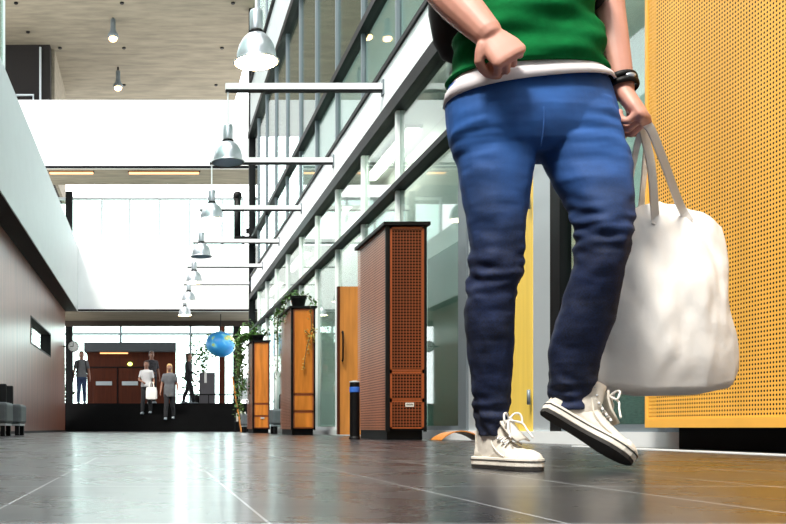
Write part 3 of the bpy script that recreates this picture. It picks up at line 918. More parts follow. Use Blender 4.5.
# indoor tree by the display box
b = Vector((P(200, 400, 31.9).x, 31.9, 0.87))
plant('indoor_tree', 'leafy indoor tree in a pot behind the grey display box', 'plant', b,
      [[b + Vector(p) for p in s] for s in ([(0, 0, 0.3), (0.05, 0, 1.0), (0.15, 0, 1.6), (0.0, 0, 2.15)], [(0.05, 0, 1.2), (-0.25, 0, 1.5), (-0.3, 0, 1.9)],
       [(0.1, 0, 1.5), (0.35, 0, 1.7), (0.4, 0, 2.0)], [(0, 0, 0.5), (-0.4, 0, 0.8), (-0.5, 0, 0.9)], [(0.1, 0, 1.3), (-0.1, 0, 1.8), (-0.3, 0, 2.2)], [(0.1, 0, 1.6), (0.2, 0, 2.0), (0.25, 0, 2.3)])],
      pot=(0.2, 0.35), seed=9, size=0.13, dens=7, spread=0.13)
b = Vector((P(64, 400, 34).x, 34.0, 0.87))
plant('garden_shrub', 'green shrub seen through the gap left of the man with the backpack', 'plant', b,
      [[b + Vector(p) for p in s] for s in ([(0, 0, 0.0), (0.05, 0, 0.8), (0.1, 0, 1.7)], [(0, 0, 0.3), (0.2, 0, 0.9), (0.25, 0, 1.6)], [(0, 0, 0.2), (-0.2, 0, 0.9), (-0.25, 0, 1.5)])],
      seed=12, size=0.14, dens=6, spread=0.11)

# blue paper star on the glass between the two far cabinets
c = P(279, 342, 20.4); c.x = XF + 0.04
bm = bmesh.new()
for yy in (0.0, 0.01):
    pass
ang = [(math.cos(PI / 2 + i * PI / 5), math.sin(PI / 2 + i * PI / 5), 0.22 if i % 2 == 0 else 0.09) for i in range(10)]
loft(bm, [[Vector((c.x + xx, c.y + a * r * 1.6, c.z + b_ * r)) for a, b_, r in ang] for xx in (-0.012, 0.0)])
obj('paper_star', bm, plain('cyan_paper', '49b8e0', 0.7), origin=c, label='cyan paper star stuck to the glass between the two far cabinets', cat='decoration')


# ------------------------------------------------------------------ people
def hand_mesh(bm, wrist, direction, palm_n, s=1.0, curl=0.35, side=1, fist=False):
    """palm, four unequal bent fingers and a thumb; direction to the fingertips, palm_n out of the palm, side gives the thumb"""
    d = Vector(direction).normalized(); n = Vector(palm_n); n = (n - d * n.dot(d)).normalized(); l = d.cross(n).normalized() * side
    w = Vector(wrist)
    # palm
    rings = [ring(w + d * a * s, l * b_ * s, n * c_ * s, 14, 2.4) for a, b_, c_ in ((-0.012, 0.022, 0.017), (0.0, 0.024, 0.018), (0.025, 0.032, 0.017), (0.055, 0.040, 0.016), (0.082, 0.041, 0.014), (0.092, 0.034, 0.010))]
    loft(bm, rings)
    lens = (0.068, 0.078, 0.073, 0.056)
    for k in range(4):
        off = (0.030 - 0.0200 * k)
        p = w + l * off * s + d * (0.078 - 0.004 * abs(k - 1)) * s
        dd = d.copy(); pts = [tuple(p - d * 0.02 * s) + (0.0088 * s,), tuple(p) + (0.0088 * s,)]
        L = lens[k] * s
        bend = [0.25, 0.3, 0.25] if not fist else [1.25, 1.45, 0.9]
        for j, seg in enumerate((0.45, 0.32, 0.23)):
            dd = (Matrix.Rotation(bend[j] * (curl / 0.35 if not fist else 1), 3, d.cross(n)) @ dd)
            p = p + dd * L * seg
            pts.append(tuple(p) + ((0.0085 - 0.0008 * j) * s,))
        limb(bm, pts, 8, k=2)
    # thumb
    p = w + l * 0.026 * s + d * 0.018 * s
    if fist: tp = [p, p + (l * 0.9 + d * 0.9 + n * 0.5).normalized() * 0.036 * s, p + (l * 0.45 + d * 1.3 + n * 1.1).normalized() * 0.062 * s, p + (l * -0.1 + d * 1.3 + n * 1.1).normalized() * 0.078 * s]
    else: tp = [p, p + (l * 0.8 + d * 0.8 + n * .2).normalized() * 0.04 * s, p + (l * 0.65 + d * 1.1 + n * .3).normalized() * 0.068 * s, p + (l * 0.5 + d * 1.2 + n * .4).normalized() * 0.088 * s]
    limb(bm, [tuple(q) + (r * s,) for q, r in zip(tp, (0.014, 0.0115, 0.010, 0.0085))], 8, k=2)


def head_mesh(bm, c, s, face):
    """skull, jaw, nose, ears, neck; c the head centre, face the way it looks (in plan)"""
    f = Vector((face[0], face[1], 0)).normalized(); r = f.cross(Vector((0, 0, 1))); u = Vector((0, 0, 1)); c = Vector(c)
    rings = [ring(c + u * z * s + f * o * s, r * a * s, f * b_ * s, 20) for z, a, b_, o in
             ((0.118, 0.02, 0.025, -0.01), (0.105, 0.048, 0.06, -0.01), (0.075, 0.070, 0.088, -0.008), (0.03, 0.077, 0.097, -0.004), (-0.02, 0.074, 0.092, 0.0),
              (-0.06, 0.064, 0.078, 0.010), (-0.09, 0.048, 0.056, 0.025), (-0.112, 0.026, 0.03, 0.042), (-0.118, 0.012, 0.012, 0.046))]
    loft(bm, rings)
    limb(bm, [tuple(c + f * 0.088 * s + u * 0.012 * s) + (0.008 * s,), tuple(c + f * 0.104 * s - u * 0.020 * s) + (0.012 * s,), tuple(c + f * 0.100 * s - u * 0.030 * s) + (0.013 * s,)], 8, k=2)
    for sd in (-1, 1):
        ball(bm, c + r * 0.078 * s * sd - u * 0.01 * s, 0.028 * s, 0.4, 0.7, 1.1, 10)
    limb(bm, [tuple(c + f * 0.078 * s - u * 0.064 * s + r * -0.022 * s) + (0.007 * s,), tuple(c + f * 0.088 * s - u * 0.064 * s) + (0.009 * s,), tuple(c + f * 0.078 * s - u * 0.064 * s + r * 0.022 * s) + (0.007 * s,)], 8, k=2)


def face_parts(parent, c, s, face, hair_len, hair_mat):
    f = Vector((face[0], face[1], 0)).normalized(); r = f.cross(Vector((0, 0, 1))); u = Vector((0, 0, 1)); c = Vector(c)
    for sd in (-1, 1):
        bm = bmesh.new(); ball(bm, c + f * 0.076 * s + r * 0.031 * s * sd + u * 0.008 * s, 0.012 * s, 1, 1, 0.7, 10); obj('eye', bm, M['white'], parent, smooth=True)
        bm = bmesh.new(); ball(bm, c + f * 0.0865 * s + r * 0.031 * s * sd + u * 0.008 * s, 0.0052 * s, 1, 1, 1, 8); obj('iris', bm, M['black'], parent, smooth=True)
    bm = bmesh.new()
    prof = [(0.128, 0.03, 0.04, -0.012), (0.112, 0.062, 0.075, -0.014), (0.08, 0.083, 0.094, -0.02), (0.035, 0.088, 0.090, -0.032), (-0.02, 0.087, 0.075, -0.045), (-0.07, 0.084, 0.060, -0.055)]
    z = -0.07
    while z > -hair_len:
        z -= 0.04
        prof.append((z, 0.084 + 0.01 * math.sin(z * 30), 0.05, -0.062))
    prof.append((z - 0.015, 0.05, 0.03, -0.062))
    loft(bm, [ring(c + u * zz * s + f * o * s, r * a * s, f * b_ * s, 20) for zz, a, b_, o in prof])
    o = obj('hair', bm, hair_mat, parent, smooth=True)
    return o


def bystander(label, X, Y, z, H, ang, hands, shirt, pants, hair_len=0.06, hair='hair', step=0.12, stride=0, sleeve=0.16, long_sleeve=False, backpack=None, skirt=False):
    """a small figure far off: one continuous body, clothes as its children; ang turns it (0 looks at the viewer)"""
    k = H / 1.75
    t = thing('person', label, 'person', (X, Y, z))
    f = Vector((math.sin(ang), -math.cos(ang), 0)); r = Vector((-f.y, f.x, 0)); u = Vector((0, 0, 1)); o = Vector((X, Y, z))
    def L(a, b_, c_): return o + (r * a + f * b_ + u * c_) * k
    def T(a, b_, c_, q): return tuple(L(a, b_, c_)) + (q * k,)
    feet = [(-0.11, step, 0.0), (0.11, -step, 0.03)]
    bm = bmesh.new()
    tors = [(0.92, 0.15, 0.10), (1.0, 0.16, 0.11), (1.12, 0.14, 0.095), (1.25, 0.155, 0.105), (1.38, 0.175, 0.10), (1.44, 0.14, 0.08), (1.49, 0.065, 0.06), (1.58, 0.052, 0.055)]
    loft(bm, [ring(L(0, 0, zz), r * a * k, f * b_ * k, 18, 2.3) for zz, a, b_ in tors])
    head_mesh(bm, L(0, 0.02, 1.635), k, f)
    arms = []
    for sd, (ex, ef, ez), (wx, wf, wz) in hands:
        sh = (sd * 0.165, 0, 1.40)
        arms.append((sh, (ex, ef, ez), (wx, wf, wz)))
        limb(bm, [T(*sh, 0.05), T((sh[0] + ex) / 2, ef / 2, (sh[2] + ez) / 2, 0.044), T(ex, ef, ez, 0.038), T((ex + wx) / 2, (ef + wf) / 2, (ez + wz) / 2, 0.034), T(wx, wf, wz, 0.025)], 12, k=2)
        dv = (L(wx, wf, wz) - L(ex, ef, ez))
        hand_mesh(bm, L(wx, wf, wz), dv, r * -sd, k, 0.35, sd)
    for (fx, ff, fz), sd in zip(feet, (-1, 1)):
        limb(bm, [T(sd * 0.085, 0, 0.90, 0.085), T(sd * 0.09, ff * 0.5 + 0.03, 0.50, 0.055), T(fx, ff * 0.8, 0.30 + fz, 0.05), T(fx, ff, 0.08 + fz, 0.036)], 12, k=3)
        limb(bm, [T(fx, ff - 0.02, 0.05 + fz, 0.038), T(fx, ff + 0.12, 0.035 + fz, 0.032)], 10, k=2)
    body = obj('body', bm, M['skin_bg'], t); remesh(body, 0.012 * k, 3)
    # clothes
    bm = bmesh.new()
    zs0 = 0.90 if not skirt else 0.72
    tr = [(zs0, 0.185, 0.13)] + [(zz, a + 0.022, b_ + 0.022) for zz, a, b_ in tors[1:6]] + [(1.475, 0.085, 0.075)]
    loft(bm, [ring(L(0, 0, zz), r * a * k, f * b_ * k, 18, 2.3) for zz, a, b_ in tr])
    for sh, el, wr in arms:
        if long_sleeve:
            limb(bm, [T(*sh, 0.064), T(*el, 0.052), T(*[e + (w_ - e) * 0.92 for e, w_ in zip(el, wr)], 0.036)], 12, k=3)
        else:
            q = [s_ + (e - s_) * 0.62 for s_, e in zip(sh, el)]
            limb(bm, [T(*sh, 0.064), T(*q, 0.058)], 12, k=3)
    sm = obj('shirt', bm, shirt, t); remesh(sm, 0.014 * k, 3)
    bm = bmesh.new()
    loft(bm, [ring(L(0, 0, zz), r * a * k, f * b_ * k, 18, 2.3) for zz, a, b_ in ((0.84, 0.16, 0.12), (0.92, 0.178, 0.125), (1.0, 0.168, 0.118))])
    for (fx, ff, fz), sd in zip(feet, (-1, 1)):
        limb(bm, [T(sd * 0.085, 0, 0.88, 0.098), T(sd * 0.09, ff * 0.5 + 0.03, 0.50, 0.074), T(fx, ff * 0.8, 0.30 + fz, 0.066), T(fx, ff, 0.10 + fz, 0.058)], 12, k=3)
    pm = obj('trousers', bm, pants, t); remesh(pm, 0.014 * k, 3)
    for fx, ff, fz in feet:
        bm = bmesh.new()
        loft(bm, [ring(L(fx, ff + a, hh / 2 + fz), r * wd * k, u * hh / 2 * k, 14, 3) for a, wd, hh in ((-0.09, 0.02, 0.06), (-0.075, 0.04, 0.09), (0.0, 0.045, 0.10), (0.08, 0.05, 0.08), (0.16, 0.046, 0.06), (0.19, 0.02, 0.04))])
        obj('shoe', bm, M['steel_mid'], t, smooth=True)
    face_parts(t, L(0, 0.02, 1.635), k, f, hair_len, M[hair])
    if backpack:
        b = thing('backpack', backpack, 'backpack', L(0, -0.2, 1.2))
        bm = bmesh.new()
        loft(bm, [ring(L(0, -0.22, zz), r * a * k, f * b_ * k, 16, 3) for zz, a, b_ in ((0.98, 0.12, 0.05), (1.02, 0.15, 0.08), (1.2, 0.16, 0.09), (1.36, 0.14, 0.07), (1.42, 0.09, 0.03))])
        obj('bag', bm, M['black_cloth'], b, smooth=True)
        for sd in (-1, 1):
            bm = bmesh.new()
            tube(bm, [L(sd * 0.11, -0.14, 1.38), L(sd * 0.115, -0.04, 1.475), L(sd * 0.12, 0.09, 1.44), L(sd * 0.13, 0.135, 1.3), L(sd * 0.15, 0.13, 1.15), L(sd * 0.185, 0.02, 1.05), L(sd * 0.14, -0.14, 1.04)], 0.022 * k, 8, 0.5)
            obj('strap', bm, M['black_cloth'], b, smooth=True)
    return t


M['tee_white'] = plain('distant_white_tee', 'b9b9bc', 0.9)
M['tee_grey'] = plain('distant_grey_tee', '5a5c60', 0.9, 0.1, 15)
M['plaid'] = plain('distant_plaid', '3a393e', 0.9, 0.5, 22)
M['denim_bg'] = plain('distant_denim', '2a3b5a', 0.9)
M['dark_bg'] = plain('distant_dark_cloth', '17181c', 0.9)
M['blond'] = plain('blond_hair', 'c9a468', 0.6, 0.2, 30)
dn = [(-1, (-0.24, 0.02, 1.12), (-0.27, 0.10, 0.88)), (1, (0.24, -0.02, 1.12), (0.27, 0.06, 0.88))]
cr = [(-1, (-0.23, 0.08, 1.14), (-0.08, 0.22, 1.06)), (1, (0.24, -0.02, 1.12), (0.25, 0.08, 0.88))]
bystander('person in a pale tee and jeans with backpack straps, walking below the wall clock', P(81.5, 400, 30.6).x, 30.6, 0.87, 1.76, 0.15, dn, M['tee_grey'], M['denim_bg'], step=0.16,
          backpack='black backpack worn by the person below the wall clock')
bystander('person in a white tee with a white bag, on the dark steps', P(146.5, 400, 28.3).x, 28.3, 0.52, 1.62, -0.2, cr, M['tee_white'], M['dark_bg'], step=0.12)
bystander('person in a grey checked shirt standing behind the one in the white tee', P(151.5, 400, 30.4).x, 30.4, 0.87, 1.74, 0.3, cr, M['plaid'], M['dark_bg'], step=0.08)
bystander('person with long fair hair and a long grey top coming down the steps', P(169.5, 400, 28.0).x, 28.0, 0.35, 1.68, -0.1, dn, M['tee_grey'], M['dark_bg'], hair_len=0.3, hair='blond', skirt=True, step=0.12, long_sleeve=False)
bystander('person in dark clothes walking sideways beside the indoor tree', P(188.5, 400, 30.2).x, 30.2, 0.87, 1.66, 1.3, cr, M['dark_bg'], M['dark_bg'], step=0.2, long_sleeve=True, hair_len=0.12)
# white bag held by the person on the steps
c = P(151.5, 392, 28.05)
t = thing('carrier_bag', 'white carrier bag held by the person in the white tee', 'bag', c)
bm = bmesh.new(); loft(bm, [ring(c + Vector((0, 0, zz)), (a, 0, 0), (0, 0.06, 0), 14, 3) for zz, a in ((-0.22, 0.13), (-0.2, 0.17), (0, 0.17), (0.14, 0.15), (0.15, 0.05))])
obj('bag', bm, M['tote'], t)
bm = bmesh.new(); tube(bm, [c + Vector((-0.08, 0, 0.13)), c + Vector((-0.04, 0, 0.3)), c + Vector((0.04, 0, 0.3)), c + Vector((0.08, 0, 0.13))], 0.012, 6)
obj('handle', bm, M['tote'], t)


# ------------------------------------------------------------------ the walking woman in the foreground
WY = 2.40
woman = thing('person', 'person in a green top and blue jeans striding past close to the viewer', 'person', (0.98, WY, 0))


def hx(l, r, Y): return (r - l) / 2 * Y / FPX


def rowring(y, l, r, Y, dep, n=28, e=2.1, tilt=0.0):
    c = P((l + r) / 2, y, Y); h = hx(l, r, Y)
    return ring(c, (h, 0, tilt * h), (0, dep, 0), n, e)


# --- body: torso, neck, head, arms with hands, legs and feet, one surface
bm = bmesh.new()
tor = [(0.86, 1.0, .13, .08), (0.90, 1.0, .17, .11), (0.97, 0.985, .165, .105), (1.06, 0.965, .145, .095), (1.16, 0.955, .140, .095), (1.28, 0.955, .155, .105), (1.40, 0.955, .165, .095), (1.46, 0.955, .12, .07), (1.50, 0.96, .055, .055), (1.59, 0.965, .048, .052)]
loft(bm, [ring((x, WY + (0.05 if z > 1.2 else 0.02), z), (a, 0, 0), (0, b_, 0), 24, 2.3) for z, x, a, b_ in tor])
HC = Vector((0.97, WY + 0.03, 1.655)); FACE = (0.25, -1.0)
head_mesh(bm, HC, 0.98, FACE)
# arm on the picture's left, hand swinging in front of the belly
ra = [(0.795, 2.45, 1.395, .052), (0.745, 2.46, 1.30, .046), (0.72, 2.42, 1.19, .045), (0.775, 2.34, 1.145, .043), (0.835, 2.25, 1.095, .027)]
RW = P(488, 34, 2.26)
ra = [(.80, 2.46, 1.42, .054), (.755, 2.49, 1.35, .050), P(436, -22, 2.42).to_tuple() + (.048,), P(457, 2, 2.34).to_tuple() + (.048,), RW.to_tuple() + (.034,)]
limb(bm, ra, 16, k=4)
hand_mesh(bm, RW, (0.03, -0.03, -0.055), (0.25, 1.0, -0.25), 1.08, 0.6, -1, fist=True)
# arm on the picture's right, hand holding the bag
WR = P(622, 90, 2.37)
la = [(1.115, 2.45, 1.42, .054), (1.155, 2.48, 1.33, .049), P(604, -15, 2.46).to_tuple() + (.044,), P(608, 12, 2.44).to_tuple() + (.042,), P(614, 50, 2.40).to_tuple() + (.038,), WR.to_tuple() + (.030,)]
limb(bm, la, 16, k=4)
HD = (P(653, 132, 2.32) - WR).normalized()
hand_mesh(bm, WR, HD, (-0.6, 0.45, -0.5), 1.22, 0.35, 1, fist=True)
# legs inside the jeans, ankles
limb(bm, [P(497, 130, 2.42).to_tuple() + (.075,), P(497, 240, 2.40).to_tuple() + (.05,), P(492, 300, 2.42).to_tuple() + (.045,), P(493, 415, 2.46).to_tuple() + (.032,), P(493, 432, 2.46).to_tuple() + (.028,)], 16)
limb(bm, [P(580, 130, 2.38).to_tuple() + (.075,), P(604, 225, 2.31).to_tuple() + (.052,), P(592, 300, 2.34).to_tuple() + (.045,), P(570, 388, 2.42).to_tuple() + (.032,), P(568, 400, 2.42).to_tuple() + (.026,)], 16)
body = obj('body', bm, M['skin'], woman); remesh(body, 0.0033, 4)
hair = face_parts(woman, HC, 0.98, FACE, 0.30, M['hair'])

# --- jeans
bm = bmesh.new()
pel = [(84, 450, 606, .105), (92, 448, 608, .112), (104, 447, 611, .12), (120, 448, 615, .125), (136, 450, 619, .12), (150, 455, 622, .105), (157, 470, 612, .07)]
loft(bm, [rowring(y, l, r, WY, d, 36, 2.4) for y, l, r, d in pel])
legL = [(108, 449, 534, 2.40, .10), (125, 449, 538, 2.40, .105), (140, 451, 538, 2.40, .10), (158, 457, 533, 2.40, .092), (177, 460.5, 530, 2.39, .087), (191, 463, 528, 2.39, .084), (205, 465, 526, 2.385, .08), (219, 468, 524, 2.38, .075), (233, 470.5, 523, 2.38, .072), (246, 472.5, 522, 2.38, .070), (258, 471, 521.5, 2.38, .070), (267, 473, 521, 2.38, .068), (277, 470, 520.5, 2.385, .068), (287, 469.5, 515, 2.39, .066), (296, 468, 514, 2.395, .066), (308, 466, 512.5, 2.40, .066), (329, 466.5, 512, 2.41, .066), (346, 468.5, 512, 2.42, .064), (365, 470.5, 511, 2.43, .058), (385, 473, 509.5, 2.44, .052), (396, 474, 509, 2.45, .05), (404, 474.5, 510, 2.45, .05), (411, 476.5, 507.5, 2.455, .047), (418, 476, 509, 2.455, .048), (426, 479, 507, 2.46, .046), (436, 480, 506, 2.46, .044)]
legR = [(108, 532, 610, 2.39, .10), (125, 534, 615, 2.385, .105), (140, 537, 619, 2.38, .10), (158, 544, 627, 2.37, .095), (170, 549, 628.5, 2.36, .09), (184, 557, 630, 2.34, .086), (201, 567.5, 630.5, 2.325, .08), (212, 573, 630.5, 2.31, .076), (222, 577, 630, 2.30, .073), (236, 579, 629.5, 2.30, .07), (250, 578, 627, 2.305, .068), (265, 576, 623, 2.31, .066), (278, 572.5, 620, 2.32, .065), (288, 569, 618, 2.33, .065), (308, 562, 615, 2.35, .066), (322, 557, 613, 2.36, .064), (336, 552.5, 606, 2.375, .062), (352, 550, 601, 2.39, .058), (368, 550, 597, 2.40, .054), (385, 550, 594, 2.41, .05), (394, 549.5, 593, 2.42, .049), (402, 551, 591, 2.42, .047), (410, 553, 589, 2.42, .045)]
for leg, sg in ((legL, 1), (legR, -1)):
    rr = []
    # thicker sampling with creases running round the knee and ankle
    for (a, b_) in zip(leg, leg[1:]):
        for j in range(4):
            q = [x + (y_ - x) * j / 4 for x, y_ in zip(a, b_)]
            rr.append(q)
    rr.append(list(leg[-1]))
    rings = []
    for q in rr:
        y, l, r, Y, d = q
        knee = math.exp(-((y - (277 if sg > 0 else 232)) / 24.0) ** 2)
        ank = math.exp(-((y - (418 if sg > 0 else 396)) / 20.0) ** 2)
        hip = math.exp(-((y - 135) / 30.0) ** 2)
        c = P((l + r) / 2, y, Y); h = hx(l, r, Y)
        n = 40; ring_ = []
        for i in range(n):
            t_ = 2 * PI * i / n
            cs, sn = math.cos(t_), math.sin(t_)
            wv = (0.011 * knee + 0.011 * ank + 0.002) * noise.noise(Vector((cs * 1.3 + 7 * sg, sn * 1.3, y * 0.115 + 0.8 * math.sin(t_)))) + (0.0014 * knee + 0.002 * ank) * math.sin(y * 0.55 + 1.8 * math.sin(t_ + 1) + sg) + 0.0022 * hip * math.sin(y * 0.42 + 2.2 * t_ * sg)
            wv += 0.004 * noise.noise(Vector((cs * 2, sn * 2, y * 0.05 + sg * 5)))
            cc = 1 if cs >= 0 else -1; ss = 1 if sn >= 0 else -1
            ring_.append(c + Vector(((h + wv) * abs(cs) ** .93 * cc, (d + wv) * abs(sn) ** .93 * ss, 0)))
        rings.append(ring_)
    loft(bm, rings)
# fly and front pockets as raised seams
def seam(pts, r=0.0032):
    tube(bm, smooth_path(pts, 4), r, 6)
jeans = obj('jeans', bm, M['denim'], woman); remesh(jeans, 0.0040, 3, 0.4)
bm = bmesh.new()
def fr(px, py, dy=0.0): return P(px, py, WY - dy)
obj_j = jeans
tube(bm, smooth_path([fr(543, 90, .112), fr(544, 120, .127), fr(541, 146, .112)], 5), 0.0016, 6)
obj('fly_seam', bm, M['denim'], jeans, smooth=True)

# --- white undershirt hem and green top
bm = bmesh.new()
rows = [(72, 458, 598, .108, .02), (79, 453, 602, .118, .03), (86, 447.5, 608, .130, .06), (94, 445.5, 610.5, .133, .10)]
rings = []
for y, l, r, d, ti in rows:
    rings.append([p for p in rowring(y, l, r, WY, d, 40, 2.4, ti)])
inner = [[p + (Vector((P((l + r) / 2, y, WY))) - p) * 0.03 for p in rg] for rg, (y, l, r, d, ti) in zip(rings, rows)]
loft(bm, rings + inner[::-1], cap=False)
obj('undershirt', bm, M['under'], woman, smooth=True)
bm = bmesh.new()
tz = [(77.5, 450.5, 604, .131), (70, 451.5, 603, .131), (58, 452.5, 601, .128), (45, 456, 598, .125), (30, 461, 594, .122), (15, 463, 591.5, .120), (0, 463, 591, .119), (-25, 460, 594, .122), (-50, 456, 598, .126), (-75, 453, 602, .120), (-100, 458, 598, .10)]
rings = []
for k, (a, b_) in enumerate(zip(tz, tz[1:])):
    for j in range(4):
        q = [x + (y_ - x) * j / 4 for x, y_ in zip(a, b_)]
        y, l, r, d = q
        rg = rowring(y, l, r, WY + (0.0 if y > 20 else min(0.04, (20 - y) * 0.0008)), d, 44, 2.4, 0.03 if y > 60 else 0)
        out = []
        for i, p in enumerate(rg):
            t_ = 2 * PI * i / 44
            wv = 0.0085 * math.sin(y * 0.13 + 3.6 * math.cos(t_ - 0.4)) + 0.003 * math.sin(y * 0.31 - 3 * math.cos(t_))
            wv = wv * (1 if -30 < y < 85 else 0.3)
            cdir = (p - P((l + r) / 2, y, WY)); cdir.z = 0
            out.append(p + cdir.normalized() * wv)
        rings.append(out)
c0 = Vector((0.96, WY + 0.04, 0))
for z, a, b_ in ((1.455, .135, .085), (1.48, .10, .075), (1.495, .08, .066)):
    rings.append(ring((0.96, WY + 0.045, z), (a, 0, 0), (0, b_, 0), 44, 2.2))
loft(bm, rings)
for arm in (ra, la):
    p0, p1 = Vector(arm[0][:3]), Vector(arm[1][:3])
    limb(bm, [tuple(p0) + (.066,), tuple(p0 + (p1 - p0) * 1.1) + (.060,)], 16)
sh = obj('shirt', bm, M['shirt'], woman); remesh(sh, 0.005, 3, 0.4)

# --- bracelets
ax = (WR - P(614, 50, 2.40)).normalized()
for k, (dd, mat, nm) in enumerate(((-0.026, 'black', 'bracelet'), (-0.008, 'black', 'bracelet'))):
    c = WR + ax * dd
    s = ax.cross(Vector((0, 1, 0))).normalized(); u = s.cross(ax)
    bm = bmesh.new()
    pts = [c + (s * math.cos(a) + u * math.sin(a)) * (0.037 + 0.001 * k) for a in [2 * PI * i / 28 for i in range(28)]]
    vr = []
    for i, p in enumerate(pts):
        rad = (p - c).normalized()
        vr.append([bm.verts.new(p + rad * 0.0042 * math.cos(b_) + ax * 0.0085 * math.sin(b_)) for b_ in [2 * PI * j / 8 for j in range(8)]])
    for i in range(28):
        A, B = vr[i], vr[(i + 1) % 28]
        for j in range(8): bm.faces.new((A[j], A[(j + 1) % 8], B[(j + 1) % 8], B[j]))
    br = obj(nm, bm, M[mat], woman, smooth=True, label='black bracelet')
    if k == 0:
        bm = bmesh.new(); ball(bm, c + (-Vector((0, 1, 0)) + s * 0.15).normalized() * 0.042, 0.009, 1.5, 0.4, 0.7, 12)
        obj('silver_clasp', bm, M['alu'], br, smooth=True)


# --- canvas sneakers
def sneaker(heel, yaw, pitch, roll=0.0, L=0.262, W=0.094, name='sneaker'):
    """heel: point under the heel; the toe points along +x before turning"""
    R = Matrix.Rotation(yaw, 4, 'Z') @ Matrix.Rotation(pitch, 4, 'Y') @ Matrix.Rotation(roll, 4, 'X')
    Tm = Matrix.Translation(Vector(heel)) @ R
    def tr(p): return Tm @ Vector(p)
    def wid(a):  # half width of the sole
        tab = [(0, .018), (.03, .55), (.12, .68), (.35, .66), (.5, .74), (.68, 1.0), (.82, .96), (.92, .72), (.98, .38), (1.0, .1)]
        for (a0, w0), (a1, w1) in zip(tab, tab[1:]):
            if a <= a1: return (w0 + (w1 - w0) * (a - a0) / (a1 - a0)) * W / 2
        return .1 * W / 2
    xs = [0, .012, .03, .06, .1, .16, .23, .3, .38, .46, .54, .62, .7, .77, .83, .88, .92, .955, .98, 1.0]
    def slab(z0, z1, grow):
        rg = []
        up_ = [(x * L + grow * (2 * x - 1), max(.006, wid(x) + grow)) for x in xs]
        out = [(a, b_) for a, b_ in up_] + [(a, -b_) for a, b_ in reversed(up_)]
        b = bmesh.new()
        loft(b, [[tr((a, y_, z)) for a, y_ in out] for z in (z0, z1)])
        return b
    root = obj(name, slab(0.009, 0.031, 0.003), M['rubber'], woman, bevel=0.002)
    obj('outsole', slab(0.0, 0.009, 0.002), M['rubber_dark'], root)
    obj('foxing_stripe', slab(0.022, 0.0245, 0.0045), M['rubber_dark'], root)
    # upper
    top = [(0, .058), (.03, .092), (.1, .108), (.2, .112), (.30, .108), (.38, .096), (.46, .084), (.56, .072), (.66, .062), (.76, .054), (.86, .050), (.93, .045), (.98, .036), (1.0, .03)]
    def hgt(a):
        for (a0, h0), (a1, h1) in zip(top, top[1:]):
            if a <= a1: return h0 + (h1 - h0) * (a - a0) / (a1 - a0)
        return .03
    b = bmesh.new(); rings = []
    for k, x in enumerate(xs):
        h = hgt(x); w_ = max(.005, wid(x) - 0.002); n = 22
        rg = []
        for i in range(n):
            t_ = PI * i / (n - 1)
            yy = math.cos(t_); zz = math.sin(t_) ** 0.75
            nar = 1.0 - 0.45 * zz * min(1, max(0, (0.45 - x) * 3)) - 0.25 * zz
            rg.append(tr((x * L, w_ * yy * nar, 0.028 + (h - 0.028) * zz)))
        rings.append(rg)
    loft(b, rings)
    obj('upper', b, M['canvas'], root, smooth=True)
    for sd in (-1, 1):
        sp_ = [tr((x * L, sd * (wid(x) * k_ + .001), z)) for x, k_, z in ((.30, .80, .098), (.36, .90, .080), (.42, .99, .060), (.55, 1.0, .042), (.66, 1.0, .034))]
        obj('side_seam', tube(bmesh.new(), smooth_path(sp_, 4), .0016, 6), M['rubber'], root)
    obj('heel_strip', boxes((0, .003, -.009, .009, .03, .10)), M['rubber'], root, local=True).matrix_local = Tm.copy() if False else Matrix.Translation(-world_of(root)) @ Tm
    # rubber toe cap
    b = bmesh.new(); rings = []
    for x in (.84, .88, .92, .955, .98, 1.0):
        h = hgt(x) + 0.0025; w_ = max(.006, wid(x) + 0.0005); n = 18
        rings.append([tr((x * L + .0015, w_ * math.cos(PI * i / (n - 1)) * (1 - .2 * math.sin(PI * i / (n - 1))), 0.026 + (h - 0.026) * math.sin(PI * i / (n - 1)) ** .75)) for i in range(n)])
    loft(b, rings)
    obj('toe_cap', b, M['rubber'], root, smooth=True)
    # ankle collar (high top shaft) and tongue
    b = bmesh.new()
    loft(b, [[tr((0.060 + cx_ + rx * math.cos(2 * PI * i / 24), ry * math.sin(2 * PI * i / 24), z + 0.010 * math.cos(2 * PI * i / 24))) for i in range(24)]
             for z, cx_, rx, ry in ((.030, .004, .054, .026), (.060, .004, .056, .030), (.095, 0.0, .053, .031), (.118, -.004, .048, .031), (.132, -.006, .048, .032), (.130, -.006, .042, .027), (.105, -.002, .042, .026))], cap=False)
    obj('collar', b, M['canvas'], root, smooth=True)
    b = bmesh.new()
    loft(b, [[tr((x + a, y_, z + c_)) for a, y_, c_ in ((0, -.022, 0), (.006, 0, .006), (0, .022, 0), (-.004, .022, -.003), (.001, 0, .002), (-.004, -.022, -.003))] for x, z in ((.17, .075), (.135, .098), (.115, .118), (.106, .134))])
    obj('tongue', b, M['canvas'], root, smooth=True)
    # eyelets and laces
    lb = bmesh.new()
    for k in range(6):
        x = (.60 - .062 * k) * L; z = hgt(.60 - .062 * k) + .006
        if k > 3: z += .006 * (k - 3)
        tube(lb, smooth_path([tr((x, -.024, z - .007)), tr((x - .004, 0, z + .004)), tr((x - .012, .024, z - .004))], 4), 0.0032, 6, 0.6)
        tube(lb, smooth_path([tr((x, .024, z - .007)), tr((x - .004, 0, z + .0055)), tr((x - .012, -.024, z - .004))], 4), 0.0032, 6, 0.6)
        for sd in (-1, 1):
            obj('eyelet', ball(bmesh.new(), tr((x, sd * .026, z - .008)), .0042, 1, 1, .6, 8), M['alu'], root)
    x, z = .118, .128
